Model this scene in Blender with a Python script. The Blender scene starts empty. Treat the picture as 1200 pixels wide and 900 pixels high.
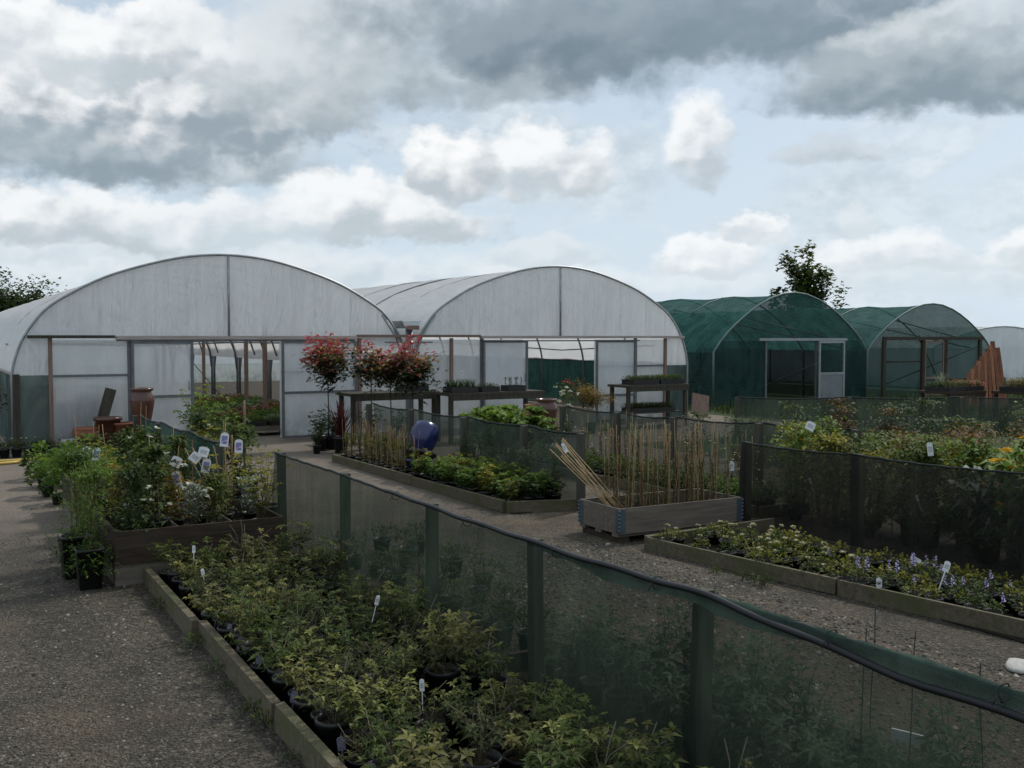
import bpy, math, random
from mathutils import Vector, Matrix, Euler
R = math.radians
rnd = random.Random(11)
scene = bpy.context.scene
col = scene.collection

# ------------------------------------------------------------------ helpers
class MB:
    """collects shapes, links them as ONE mesh"""
    def __init__(s): s.v = []; s.f = []; s.m = []; s.t = []; s.sm = []
    def add(s, vs, fs, mi=0, tint=0.5, smooth=False):
        b = len(s.v); s.v += [tuple(v) for v in vs]; s.t += [tint]*len(vs)
        for f in fs: s.f.append(tuple(b+i for i in f)); s.m.append(mi); s.sm.append(smooth)
    def box(s, c, d, rot=None, mi=0, tint=0.5, jit=0.0):
        x, y, z = d[0]/2, d[1]/2, d[2]/2
        vs = [Vector((i*x, j*y, k*z)) for k in (-1, 1) for j in (-1, 1) for i in (-1, 1)]
        if jit: vs = [v+Vector((rnd.uniform(-jit, jit), rnd.uniform(-jit, jit), rnd.uniform(-jit, jit))) for v in vs]
        if rot is not None:
            m = Euler(rot).to_matrix(); vs = [m @ v for v in vs]
        vs = [v+Vector(c) for v in vs]
        s.add(vs, [(0, 2, 3, 1), (4, 5, 7, 6), (0, 1, 5, 4), (2, 6, 7, 3), (0, 4, 6, 2), (1, 3, 7, 5)], mi, tint)
    def span(s, a, b, mi=0, tint=0.5):
        s.box([(a[i]+b[i])/2 for i in range(3)], [abs(b[i]-a[i]) for i in range(3)], None, mi, tint)
    def tube(s, pts, r, n=6, mi=0, tint=0.5, r2=None, cap=True):
        pts = [Vector(p) for p in pts]; k = len(pts); vs = []
        up = Vector((0, 0, 1)); a = None
        for i, p in enumerate(pts):
            d = (pts[min(i+1, k-1)]-pts[max(i-1, 0)])
            if d.length < 1e-9: d = Vector((0, 0, 1))
            d.normalize()
            if a is None:
                a = d.cross(up if abs(d.z) < .9 else Vector((1, 0, 0))).normalized()
            else:
                a = (a-d*a.dot(d)); a = a.normalized() if a.length > 1e-6 else d.orthogonal().normalized()
            b = d.cross(a)
            rr = r if r2 is None else r+(r2-r)*i/(k-1)
            for j in range(n):
                t = 2*math.pi*j/n
                vs.append(p+(a*math.cos(t)+b*math.sin(t))*rr)
        fs = []
        for i in range(k-1):
            for j in range(n):
                j2 = (j+1) % n
                fs.append((i*n+j, i*n+j2, (i+1)*n+j2, (i+1)*n+j))
        if cap: fs.append(tuple(range(n-1, -1, -1))); fs.append(tuple((k-1)*n+j for j in range(n)))
        s.add(vs, fs, mi, tint, n > 4)
    def lathe(s, prof, n=24, c=(0, 0, 0), mi=0, tint=0.5, rot=None, sq=0.0):
        vs = []; k = len(prof); m = Euler(rot).to_matrix() if rot is not None else None
        for r, z in prof:
            for j in range(n):
                t = 2*math.pi*j/n
                q = 1.0
                if sq: q = 1+sq*(1/max(abs(math.cos(t)), abs(math.sin(t)))-1)
                v = Vector((r*q*math.cos(t), r*q*math.sin(t), z))
                if m is not None: v = m @ v
                vs.append(v+Vector(c))
        fs = []
        for i in range(k-1):
            for j in range(n):
                j2 = (j+1) % n
                fs.append((i*n+j, i*n+j2, (i+1)*n+j2, (i+1)*n+j))
        s.add(vs, fs, mi, tint, True)
    def sheet(s, rows, mi=0, tint=0.5, smooth=True):
        h = len(rows); w = len(rows[0]); vs = [p for r in rows for p in r]
        fs = [(i*w+j, i*w+j+1, (i+1)*w+j+1, (i+1)*w+j) for i in range(h-1) for j in range(w-1)]
        s.add(vs, fs, mi, tint, smooth)
    def leaf(s, p, d, L, W, droop=.25, mi=0, tint=.5, rg=rnd):
        d = Vector(d).normalized()
        side = d.cross(Vector((0, 0, 1)))
        if side.length < .05: side = Vector((1, 0, 0))
        side.normalize(); nrm = side.cross(d)
        rl = rg.uniform(-.5, .5); side = (side*math.cos(rl)+nrm*math.sin(rl)); nrm = side.cross(d)
        p = Vector(p); mid = p+d*L*.48
        q = [p, mid+side*W*.5+nrm*W*.16, mid, mid-side*W*.5+nrm*W*.16, p+d*L-Vector((0, 0, 1))*L*droop]
        s.add(q, [(0, 2, 1), (0, 3, 2), (1, 2, 4), (2, 3, 4)], mi, tint, True)
    def mesh(s, name, mats):
        me = bpy.data.meshes.new(name); me.from_pydata(s.v, [], s.f)
        for m in (mats if isinstance(mats, (list, tuple)) else [mats]): me.materials.append(m)
        me.polygons.foreach_set('material_index', s.m); me.polygons.foreach_set('use_smooth', s.sm)
        at = me.attributes.new('tint', 'FLOAT', 'POINT'); at.data.foreach_set('value', s.t)
        me.update(); return me

def tag(o, label, cat, group=None, kind=None):
    if label: o['label'] = label
    if cat: o['category'] = cat
    if group: o['group'] = group
    if kind: o['kind'] = kind
    return o
def thing(name, label, cat, loc=(0, 0, 0), rz=0, group=None, scale=1, rot=None):
    o = bpy.data.objects.new(name, None); col.objects.link(o); o.empty_display_size = .1
    o.location = loc; o.rotation_euler = rot if rot else (0, 0, rz); o.scale = (scale,)*3
    return tag(o, label, cat, group)
def part(name, me, parent, loc=(0, 0, 0), rot=(0, 0, 0), label=None, mats=None):
    if isinstance(me, MB): me = me.mesh(name, mats)
    o = bpy.data.objects.new(name, me); col.objects.link(o); o.parent = parent
    o.location = loc; o.rotation_euler = rot
    if label: o['label'] = label
    return o
def single(name, me, label, cat, loc=(0, 0, 0), rz=0, group=None, kind=None, mats=None, rot=None, scale=1):
    if isinstance(me, MB): me = me.mesh(name, mats)
    o = bpy.data.objects.new(name, me); col.objects.link(o); o.location = loc
    o.rotation_euler = rot if rot else (0, 0, rz); o.scale = (scale,)*3
    return tag(o, label, cat, group, kind)
def struct(name, me, mats=None, loc=(0, 0, 0)):
    return single(name, me, None, None, loc, kind='structure', mats=mats)

# ------------------------------------------------------------------ materials
class NT:
    def __init__(s, tree): s.t = tree; s.n = tree.nodes; s.l = tree.links
    def new(s, typ, **kw):
        n = s.n.new(typ)
        for k, v in kw.items(): setattr(n, k, v)
        return n
    def set(s, sock, v):
        if hasattr(v, 'is_linked') or isinstance(v, bpy.types.NodeSocket): s.l.new(v, sock)
        else: sock.default_value = v
    def math(s, op, a, b=None, c=None, clamp=False):
        n = s.new('ShaderNodeMath', operation=op, use_clamp=clamp)
        s.set(n.inputs[0], a)
        if b is not None: s.set(n.inputs[1], b)
        if c is not None: s.set(n.inputs[2], c)
        return n.outputs[0]
    def vmath(s, op, a, b=None, out=0):
        n = s.new('ShaderNodeVectorMath', operation=op)
        s.set(n.inputs[0], a)
        if b is not None: s.set(n.inputs[1], b)
        return n.outputs[out]
    def mix(s, f, a, b, blend='MIX'):
        n = s.new('ShaderNodeMix', data_type='RGBA', blend_type=blend)
        s.set(n.inputs[0], f); s.set(n.inputs[6], a); s.set(n.inputs[7], b)
        return n.outputs[2]
    def ramp(s, f, stops):
        n = s.new('ShaderNodeValToRGB'); e = n.color_ramp.elements
        while len(e) < len(stops): e.new(.5)
        for i, (p, c) in enumerate(stops):
            e[i].position = p; e[i].color = c if len(c) == 4 else (*c, 1)
        s.set(n.inputs[0], f); return n.outputs[0]
    def noise(s, scale, detail=3, rough=.55, vec=None, out=0, dist=0.0):
        n = s.new('ShaderNodeTexNoise'); n.inputs['Scale'].default_value = scale
        n.inputs['Detail'].default_value = detail; n.inputs['Roughness'].default_value = rough
        n.inputs['Distortion'].default_value = dist
        if vec is not None: s.l.new(vec, n.inputs['Vector'])
        return n.outputs[out]
    def smooth(s, v, a, b):
        n = s.new('ShaderNodeMapRange', interpolation_type='SMOOTHSTEP')
        s.set(n.inputs[0], v); n.inputs[1].default_value = a; n.inputs[2].default_value = b
        return n.outputs[0]
    def coord(s, which='Object'):
        return s.new('ShaderNodeTexCoord').outputs[which]
    def mapping(s, vec, sc):
        n = s.new('ShaderNodeMapping'); s.l.new(vec, n.inputs[0]); n.inputs['Scale'].default_value = sc
        return n.outputs[0]
    def bump(s, h, strength, dist=.02):
        n = s.new('ShaderNodeBump'); n.inputs['Strength'].default_value = strength
        n.inputs['Distance'].default_value = dist; s.l.new(h, n.inputs['Height']); return n.outputs[0]
def mat(name):
    m = bpy.data.materials.new(name); m.use_nodes = True
    t = NT(m.node_tree); t.n.clear()
    t.out = t.new('ShaderNodeOutputMaterial'); return m, t
def pbsdf(t, color, rough=.6, spec=.4, metal=0, normal=None):
    p = t.new('ShaderNodeBsdfPrincipled'); t.set(p.inputs['Base Color'], color)
    t.set(p.inputs['Roughness'], rough); p.inputs['Specular IOR Level'].default_value = spec
    p.inputs['Metallic'].default_value = metal
    if normal is not None: t.l.new(normal, p.inputs['Normal'])
    return p.outputs[0]
def c4(c): return (*c, 1)

def leaf_mat(name, stops, trans=.35, rough=.6, spec=.18):
    m, t = mat(name)
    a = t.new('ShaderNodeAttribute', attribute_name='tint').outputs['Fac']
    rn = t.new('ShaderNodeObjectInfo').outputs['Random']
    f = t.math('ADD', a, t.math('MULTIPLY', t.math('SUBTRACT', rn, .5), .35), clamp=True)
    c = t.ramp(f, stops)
    pr = pbsdf(t, c, rough, spec)
    tr = t.new('ShaderNodeBsdfTranslucent'); t.l.new(t.mix(1, c, (1.15, 1.2, .7, 1), 'MULTIPLY'), tr.inputs[0])
    mx = t.new('ShaderNodeMixShader'); mx.inputs[0].default_value = trans
    t.l.new(pr, mx.inputs[1]); t.l.new(tr.outputs[0], mx.inputs[2]); t.l.new(mx.outputs[0], t.out.inputs[0])
    return m
def simple(name, c, rough=.6, spec=.4, metal=0, var=.25, scale=8, bump=0, c2=None):
    m, t = mat(name)
    n = t.noise(scale, 5, .6, t.coord())
    d = c2 if c2 else tuple(x*(1-var) for x in c)
    cc = t.ramp(n, [(.3, d), (.7, c)])
    nm = t.bump(t.noise(scale*5, 3, .6, t.coord()), bump, .01) if bump else None
    t.l.new(pbsdf(t, cc, rough, spec, metal, nm), t.out.inputs[0]); return m
def wood(name, c1, c2, stretch=(2, 30, 30), green=None):
    m, t = mat(name)
    co = t.coord()
    n = t.noise(1.0, 6, .65, t.mapping(co, stretch), dist=.4)
    cc = t.ramp(n, [(.3, c1), (.7, c2)])
    if green:
        cc = t.mix(t.smooth(t.noise(3, 4, .6, co), .42, .7), cc, c4(green))
    t.l.new(pbsdf(t, cc, .85, .2, 0, t.bump(n, .5, .006)), t.out.inputs[0]); return m
def net_mat(name, c, opac, weave=0.0, period=.006, streak=.15):
    m, t = mat(name); co = t.coord()
    st = t.noise(1, 3, .6, t.mapping(co, (14, 14, 1.2)))
    big = t.noise(1.6, 3, .5, co)
    o = t.math('ADD', opac, t.math('MULTIPLY', t.math('SUBTRACT', st, .5), streak))
    o = t.math('ADD', o, t.math('MULTIPLY', t.math('SUBTRACT', big, .5), streak))
    if weave:
        sx = t.new('ShaderNodeSeparateXYZ'); t.l.new(co, sx.inputs[0])
        k = 2*math.pi/period
        w = t.math('MULTIPLY', t.math('SINE', t.math('MULTIPLY', sx.outputs[1], k)), t.math('SINE', t.math('MULTIPLY', sx.outputs[2], k)))
        o = t.math('ADD', o, t.math('MULTIPLY', w, weave))
    o = t.math('MINIMUM', t.math('MAXIMUM', o, .05), .98)
    dirt = t.noise(2.3, 5, .65, t.mapping(co, (1, 1, .45)), dist=.8)
    cc = t.mix(t.smooth(dirt, .35, .7), c4(tuple(x*.72 for x in c)), c4((c[0]*1.45, c[1]*1.38, c[2]*1.3)))
    df = t.new('ShaderNodeBsdfDiffuse'); t.l.new(cc, df.inputs[0])
    tl = t.new('ShaderNodeBsdfTranslucent'); t.l.new(cc, tl.inputs[0])
    m1 = t.new('ShaderNodeMixShader'); m1.inputs[0].default_value = .35
    t.l.new(df.outputs[0], m1.inputs[1]); t.l.new(tl.outputs[0], m1.inputs[2])
    tp = t.new('ShaderNodeBsdfTransparent')
    m2 = t.new('ShaderNodeMixShader'); t.l.new(o, m2.inputs[0])
    t.l.new(tp.outputs[0], m2.inputs[1]); t.l.new(m1.outputs[0], m2.inputs[2]); t.l.new(m2.outputs[0], t.out.inputs[0])
    return m
def film_mat(name, c, clear=.08, streak=(9, 9, .5), bumps=.35, dirt=(.55, .58, .6)):
    m, t = mat(name); co = t.coord()
    st = t.noise(1, 4, .6, t.mapping(co, streak), dist=.6)
    big = t.noise(.9, 4, .55, co)
    cc = t.mix(t.smooth(st, .38, .68), c4(tuple(x*.91 for x in c)), c4(c))
    cc = t.mix(t.math('MULTIPLY', t.smooth(big, .5, .8), .6), cc, c4(dirt))
    sz = t.new('ShaderNodeSeparateXYZ'); t.l.new(co, sz.inputs[0])
    al = t.math('MULTIPLY', t.smooth(sz.outputs[2], .75, .0), t.smooth(t.noise(3.5, 5, .65, co), .3, .7))
    cc = t.mix(t.math('MULTIPLY', al, .7), cc, (.20, .23, .20, 1))
    cr = t.noise(1, 3, .55, t.mapping(co, (2.4, 2.4, .7)), dist=2.2)
    nm = t.bump(t.math('ADD', st, t.math('MULTIPLY', cr, 1.6)), bumps, .07)
    df = pbsdf(t, cc, .28, .5, 0, nm)
    tl = t.new('ShaderNodeBsdfTranslucent'); t.l.new(cc, tl.inputs[0]); t.l.new(nm, tl.inputs['Normal'])
    m1 = t.new('ShaderNodeMixShader'); m1.inputs[0].default_value = .5
    t.l.new(df, m1.inputs[1]); t.l.new(tl.outputs[0], m1.inputs[2])
    tp = t.new('ShaderNodeBsdfTransparent'); tp.inputs[0].default_value = (.93, .96, .97, 1)
    m2 = t.new('ShaderNodeMixShader'); m2.inputs[0].default_value = clear
    t.l.new(m1.outputs[0], m2.inputs[1]); t.l.new(tp.outputs[0], m2.inputs[2]); t.l.new(m2.outputs[0], t.out.inputs[0])
    return m

# ground
def gravel_mat():
    m, t = mat('gravel'); co = t.coord()
    vo = t.new('ShaderNodeTexVoronoi'); vo.inputs['Scale'].default_value = 58; t.l.new(co, vo.inputs['Vector'])
    vo2 = t.new('ShaderNodeTexVoronoi'); vo2.inputs['Scale'].default_value = 120; t.l.new(co, vo2.inputs['Vector'])
    hs = t.new('ShaderNodeSeparateColor'); t.l.new(vo.outputs['Color'], hs.inputs[0])
    st = t.ramp(hs.outputs[0], [(0, (.024, .021, .017)), (.45, (.082, .073, .060)), (.85, (.165, .148, .124)), (1, (.34, .32, .28))])
    hs2 = t.new('ShaderNodeSeparateColor'); t.l.new(vo2.outputs['Color'], hs2.inputs[0])
    st2 = t.ramp(hs2.outputs[0], [(0, (.03, .026, .021)), (.6, (.105, .093, .075)), (1, (.22, .2, .165))])
    c = t.mix(.5, st, st2)
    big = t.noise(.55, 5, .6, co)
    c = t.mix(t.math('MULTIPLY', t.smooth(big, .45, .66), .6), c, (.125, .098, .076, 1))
    mid = t.noise(2.2, 5, .65, co)
    trk = t.noise(1, 3, .5, t.mapping(co, (1.7, .16, 1)))
    c = t.mix(1, c, t.ramp(trk, [(.36, (.80, .78, .76)), (.5, (1.0, .99, .95)), (.64, (1.15, 1.11, 1.02))]), 'MULTIPLY')
    c = t.mix(1, c, t.ramp(mid, [(.3, (.60, .60, .57)), (.7, (1.27, 1.23, 1.15))]), 'MULTIPLY')
    sx = t.new('ShaderNodeSeparateXYZ'); t.l.new(co, sx.inputs[0])
    red = t.math('MULTIPLY', t.smooth(sx.outputs[0], 3.2, 3.9), t.math('MULTIPLY', t.smooth(sx.outputs[0], 5.2, 4.5), t.smooth(sx.outputs[1], 6.5, 4.5)))
    c = t.mix(t.math('MULTIPLY', red, t.math('ADD', .25, t.math('MULTIPLY', mid, .6))), c, (.15, .085, .065, 1))
    # sandy yard in front of the tunnels; its brighter sunlight is painted in too
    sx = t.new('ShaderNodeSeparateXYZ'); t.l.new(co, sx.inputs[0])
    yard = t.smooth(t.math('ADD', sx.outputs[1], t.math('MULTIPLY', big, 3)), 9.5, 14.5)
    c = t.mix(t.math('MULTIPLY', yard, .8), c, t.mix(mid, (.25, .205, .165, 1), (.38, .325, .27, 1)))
    h = t.math('ADD', vo.outputs['Distance'], t.math('MULTIPLY', vo2.outputs['Distance'], .6))
    nm = t.bump(h, 1.0, .03)
    t.l.new(pbsdf(t, c, .8, .3, 0, nm), t.out.inputs[0]); return m
def grass_ground():
    m, t = mat('grass_ground'); co = t.coord()
    n = t.noise(1.2, 6, .65, co)
    t.l.new(pbsdf(t, t.ramp(n, [(.3, (.018, .035, .012)), (.6, (.035, .06, .02)), (.8, (.07, .07, .035))]), .9, .2, 0, t.bump(t.noise(30, 4, .6, co), .8, .03)), t.out.inputs[0]); return m
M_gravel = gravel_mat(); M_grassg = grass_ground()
M_soil = simple('compost', (.03, .024, .018), .9, .2, 0, .6, 30, .8)
M_board = wood('edging_timber', (.075, .062, .042), (.17, .145, .10), green=(.085, .09, .042))
M_boarddk = wood('dark_timber', (.028, .02, .014), (.075, .055, .04))
M_grey = wood('grey_timber', (.10, .083, .068), (.21, .18, .15))
M_post = wood('post_timber', (.035, .032, .024), (.08, .075, .058), (30, 30, 2))
M_fpost = wood('fence_post_timber', (.045, .045, .036), (.10, .10, .078), (30, 30, 2))
M_brownpost = wood('brown_post', (.16, .11, .085), (.27, .19, .155), (30, 30, 2))
M_rail = wood('pale_rail', (.30, .25, .22), (.48, .43, .40))
M_pot = simple('black_plastic_pot', (.012, .012, .013), .45, .5)
M_tray = simple('black_tray', (.014, .013, .013), .5, .5)
M_terra = simple('terracotta', (.27, .10, .058), .6, .4, 0, .35, 6, .15)
M_glaze = simple('brown_glaze', (.105, .042, .028), .25, .6, 0, .4, 5)
M_blue = simple('blue_glaze', (.018, .028, .125), .2, .6, 0, .5, 7, .08)
M_steel = simple('galvanised_steel', (.38, .40, .41), .45, .5, .55, .3, 12)
M_steeldk = simple('dull_steel', (.17, .18, .19), .5, .5, .4, .3, 12)
M_hoopg = simple('green_grey_tube', (.16, .22, .21), .5, .4, .2, .3, 12)
M_hinge = simple('blue_grey_hinge', (.12, .16, .20), .45, .5, .5, .3, 14)
M_cane = wood('bamboo', (.23, .155, .075), (.42, .31, .17), (40, 40, 6))
M_canebr = wood('brown_bamboo', (.15, .085, .045), (.30, .19, .10), (40, 40, 6))
M_white = simple('white_card', (.74, .75, .76), .5, .4, 0, .1, 20)
M_lilac = simple('lilac_card', (.15, .145, .20), .5, .4, 0, .3, 40)
M_pict, t = mat('flower_picture'); co = t.coord()
t.l.new(pbsdf(t, t.mix(t.smooth(t.noise(30, 2, .5, co), .5, .56), t.ramp(t.noise(48, 3, .5, co), [(.38, (.05, .13, .05)), (.5, (.24, .10, .36)), (.62, (.62, .48, .70))]), (.16, .22, .42, 1)), .4, .5), t.out.inputs[0])
M_print = simple('grey_print', (.22, .23, .28), .5, .4, 0, .3, 60)
M_hose = simple("black_hose", (.013, .014, .017), .5, .35)
M_rope = simple('net_edge', (.02, .028, .026), .7, .3)
M_rollg = net_mat('rolled_net', (.060, .095, .080), .86, .12, .007, .16)
M_yel = simple('yellow_hose', (.62, .43, .11), .45, .4)
M_stone = simple('pale_stone', (.5, .49, .46), .8, .3, 0, .3, 18, .5)
M_tile = simple('orange_timber', (.27, .105, .06), .75, .3, 0, .5, 6, .2)
M_tile2 = wood('rust_timber', (.20, .09, .05), (.42, .2, .11), (20, 20, 2))
M_stem = simple('plant_stem', (.10, .085, .045), .8, .2, 0, .4, 20)
M_bark = simple('bark', (.06, .05, .04), .9, .2, 0, .5, 20, .5)
M_net = net_mat('windbreak_net', (.034, .050, .039), .71, .17, .008, .24)
M_netd = net_mat('dark_windbreak_net', (.034, .036, .032), .70, .14, .009, .22)
M_netg = net_mat('green_windbreak_net', (.044, .062, .054), .72)
M_netgd = net_mat('dense_green_net', (.022, .058, .055), .88)
M_skirt = net_mat('green_side_net', (.10, .14, .135), .90)
M_shade = net_mat('shade_roof_net', (.040, .116, .106), .80, streak=.1)
M_shades = net_mat('shade_side_net', (.030, .070, .070), .76, streak=.1)
M_shadeg = net_mat('shade_gable_net', (.036, .088, .082), .55, streak=.1)
M_film = film_mat('polythene', (.91, .93, .94), .05, streak=(6, 6, .3), bumps=1.0, dirt=(.7, .73, .75))
M_filmroof = film_mat('polythene_roof', (.90, .91, .92), .03, (2.5, 1.2, 2.5), .25, (.78, .8, .81))
M_filmpan = film_mat('polythene_panel', (.82, .85, .87), .22, (3, 3, 1.2), .4, (.66, .69, .71))
M_filmwall = film_mat('polythene_back', (.80, .85, .90), .04, (3, 3, 1), .2, (.7, .74, .78))
M_greypan = simple('grey_door_panel', (.22, .24, .25), .6, .4, 0, .2, 4)

L_fore = leaf_mat('olive_leaf', [(0, (.020, .030, .010)), (.5, (.042, .060, .018)), (.78, (.14, .155, .042)), (1, (.32, .32, .11))])
L_fore2 = leaf_mat('olive_leaf_pale', [(0, (.025, .030, .012)), (.5, (.072, .076, .026)), (.82, (.18, .17, .055)), (1, (.32, .29, .11))])
L_dark = leaf_mat('dark_leaf', [(0, (.014, .026, .010)), (.5, (.036, .062, .020)), (1, (.07, .10, .035))])
L_blueg = leaf_mat('blue_green_leaf', [(0, (.012, .028, .016)), (.6, (.035, .068, .036)), (1, (.08, .12, .06))])
L_bright = leaf_mat('bright_leaf', [(0, (.025, .055, .010)), (.5, (.075, .135, .022)), (1, (.17, .25, .05))])
L_mid = leaf_mat('mid_leaf', [(0, (.018, .035, .010)), (.5, (.048, .078, .018)), (1, (.12, .15, .038))])
L_yel = leaf_mat('yellow_green_leaf', [(0, (.05, .065, .012)), (.5, (.14, .15, .025)), (1, (.30, .26, .04))])
L_gold = leaf_mat('golden_leaf', [(0, (.06, .045, .012)), (.5, (.20, .13, .025)), (1, (.42, .27, .04))])
L_rust = leaf_mat('rust_leaf', [(0, (.03, .016, .010)), (.5, (.095, .050, .022)), (1, (.20, .12, .05))])
L_photinia = leaf_mat('photinia_leaf', [(0, (.020, .034, .013)), (.33, (.075, .09, .035)), (.5, (.38, .29, .16)), (.64, (.29, .060, .070)), (1, (.43, .055, .088))], .4, .28, .6)
L_red = leaf_mat('dark_red_blade', [(0, (.035, .008, .012)), (1, (.17, .028, .04))])
L_silver = leaf_mat('silver_leaf', [(0, (.10, .12, .10)), (1, (.34, .38, .34))])
L_grass = leaf_mat('grass_blade', [(0, (.014, .030, .010)), (.6, (.038, .066, .02)), (1, (.10, .11, .045))])
L_tree = leaf_mat('tree_leaf', [(0, (.014, .026, .008)), (.5, (.042, .066, .018)), (1, (.12, .145, .035))])
P_white = leaf_mat('white_petal', [(0, (.45, .46, .42)), (1, (.72, .72, .68))], .3)
P_cream = leaf_mat('cream_petal', [(0, (.38, .36, .24)), (1, (.64, .60, .44))], .3)
P_lilac = leaf_mat('lilac_petal', [(0, (.20, .18, .46)), (1, (.55, .50, .80))], .3)
P_yellow = leaf_mat('yellow_petal', [(0, (.55, .28, .02)), (1, (.78, .5, .05))], .3)
P_pink = leaf_mat('pink_petal', [(0, (.25, .08, .07)), (1, (.5, .22, .2))], .3)
P_red = leaf_mat('red_petal', [(0, (.28, .04, .03)), (1, (.45, .08, .05))], .3)

# ------------------------------------------------------------------ plant meshes
def rdir(g, up=0.2):
    a = g.uniform(0, 6.283); z = g.uniform(-.3, 1)*1+up
    return Vector((math.cos(a), math.sin(a), z)).normalized()
def stem_path(g, base, top, wob=.03, n=4):
    b = Vector(base); e = Vector(top); out = []
    for i in range(n):
        t = i/(n-1); p = b.lerp(e, t)
        p.x += g.uniform(-wob, wob)*t; p.y += g.uniform(-wob, wob)*t
        # rises first, then spreads
        out.append(Vector((b.x+(p.x-b.x)*t**.7, b.y+(p.y-b.y)*t**.7, p.z)))
    return out
def along(path, t):
    k = len(path)-1; x = min(max(t, 0), .9999)*k; i = int(x); return path[i].lerp(path[i+1], x-i)
def whorl(mb, g, p, n, L, W, tint, elev=(.1, .7), droop=.25):
    a0 = g.uniform(0, 6.28)
    for j in range(n):
        a = a0+6.283*j/n+g.uniform(-.3, .3); e = g.uniform(*elev)
        d = Vector((math.cos(a)*math.cos(e), math.sin(a)*math.cos(e), math.sin(e)))
        l = L*g.uniform(.7, 1.15)
        mb.leaf(p, d, l, W*l/L, droop, 0, min(1, max(0, tint+g.uniform(-.18, .18))), g)
def bush(seed, h, r, shoots, L, W, mats, tiers=3, per=6, stem=.0025, h0=.0, low=.25, droop=.25, flowers=None, core=0):
    """shoots with tiers of leaves; flowers=(n, size, matindex)"""
    g = random.Random(seed); mb = MB()
    for i in range(shoots):
        a = 6.283*i/shoots+g.uniform(-.5, .5); rr = r*math.sqrt(g.uniform(.02, 1))
        hh = h*g.uniform(.62, 1.05)*(1-.25*(rr/r)**2)
        pth = stem_path(g, (rr*.15*math.cos(a), rr*.15*math.sin(a), h0), (rr*math.cos(a), rr*math.sin(a), hh), r*.12)
        mb.tube(pth, stem, 4, 1, .5, stem*.5, cap=False)
        for k in range(tiers):
            t = low+(1-low)*(k+1)/tiers
            p = along(pth, t)
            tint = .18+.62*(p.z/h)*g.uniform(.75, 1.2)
            whorl(mb, g, p, per if k == tiers-1 else max(2, per-2), L*(1 if k < tiers-1 else .85), W, tint, (.0, .9) if k == tiers-1 else (-.25, .5), droop)
        if flowers and i < flowers[0]:
            p = pth[-1]+Vector((0, 0, flowers[1]*.6))
            for j in range(9):
                mb.leaf(p, rdir(g, .5), flowers[1], flowers[1]*.8, .1, 2, g.random(), g)
    for i in range(core):
        p = Vector((g.gauss(0, r*.4), g.gauss(0, r*.4), g.uniform(h*.1, h*.6)))
        mb.leaf(p, rdir(g), L, W, droop, 0, g.uniform(0, .3), g)
    return mb.mesh('foliage', mats)
def mound(seed, h, r, n, L, W, mats, h0=0, flowers=None, tintbias=0):
    g = random.Random(seed); mb = MB()
    for i in range(n):
        a = g.uniform(0, 6.283); q = math.sqrt(g.random()); z = h0+(h-h0)*(1-q**2.2*.75)*g.uniform(.45, 1.05)
        p = Vector((r*q*math.cos(a), r*q*math.sin(a), z))
        d = Vector((math.cos(a)*q, math.sin(a)*q, g.uniform(.0, .9))).normalized()+rdir(g)*.5
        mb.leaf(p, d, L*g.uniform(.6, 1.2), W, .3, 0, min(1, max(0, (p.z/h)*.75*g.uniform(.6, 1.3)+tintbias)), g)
    for i in range(6):
        a = g.uniform(0, 6.28); q = r*.7*g.random()
        mb.tube([(0, 0, h0*.5), (q*math.cos(a), q*math.sin(a), h*.8)], .002, 4, 1, cap=False)
    if flowers:
        nf, size, style = flowers
        for i in range(nf):
            a = g.uniform(0, 6.283); q = r*.9*math.sqrt(g.random())
            b = Vector((q*math.cos(a), q*math.sin(a), h*.75))
            if style == 'pom':
                c = b+Vector((0, 0, h*.45)); mb.tube([b, c], .0015, 4, 1, cap=False)
                for j in range(16): mb.leaf(c, rdir(g, .35), size, size*.7, 0, 2, g.random(), g)
            else:
                hh = h*g.uniform(.8, 1.3)
                mb.tube([b, b+Vector((0, 0, hh))], .0015, 4, 1, cap=False)
                for j in range(20):
                    c = b+Vector((0, 0, hh*(.3+.7*j/20))); mb.leaf(c, rdir(g, -.1), size*(1.1-.5*j/20), size*.6, .1, 2, g.random(), g)
    return mb.mesh('foliage', mats)
def column(seed, h, r, n, L, W, mats, fl=None, h0=.0, taper=.5, bias=0):
    """climbing plant grown as an uneven column"""
    g = random.Random(seed); mb = MB()
    stems = []
    for i in range(4):
        a = g.uniform(0, 6.28); x0 = r*.3*g.random()
        p = [Vector((x0*math.cos(a)+g.uniform(-r, r)*.35*t, x0*math.sin(a)+g.uniform(-r, r)*.35*t, h0+(h-h0)*t*g.uniform(.9, 1.05))) for t in (0, .3, .6, .85, 1)]
        stems.append(p); mb.tube(p, .003, 4, 1, cap=False)
    cl = [(g.uniform(.05, 1), g.uniform(.5, 1.2)) for _ in range(12)]
    for i in range(n):
        t, q = g.choice(cl); t = min(1.0, max(0.02, t+g.gauss(0, .07)))
        p = along(g.choice(stems), t)+Vector((g.gauss(0, 1), g.gauss(0, 1), 0))*r*.48*q*(1-taper*t)
        mb.leaf(p, rdir(g, -.1), L*g.uniform(.6, 1.2), W*g.uniform(.7, 1.1), .35, 0, min(1, max(0, g.gauss(.35+.25*t+bias, .2))), g)
    if fl:
        for i in range(fl[0]):
            p = along(g.choice(stems), g.uniform(.25, 1))+Vector((g.gauss(0, 1), g.gauss(0, 1), 0))*r*.6
            for j in range(7): mb.leaf(p, rdir(g, .1), fl[1], fl[1]*.7, .05, 2, g.random(), g)
    return mb.mesh('foliage', mats)
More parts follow.
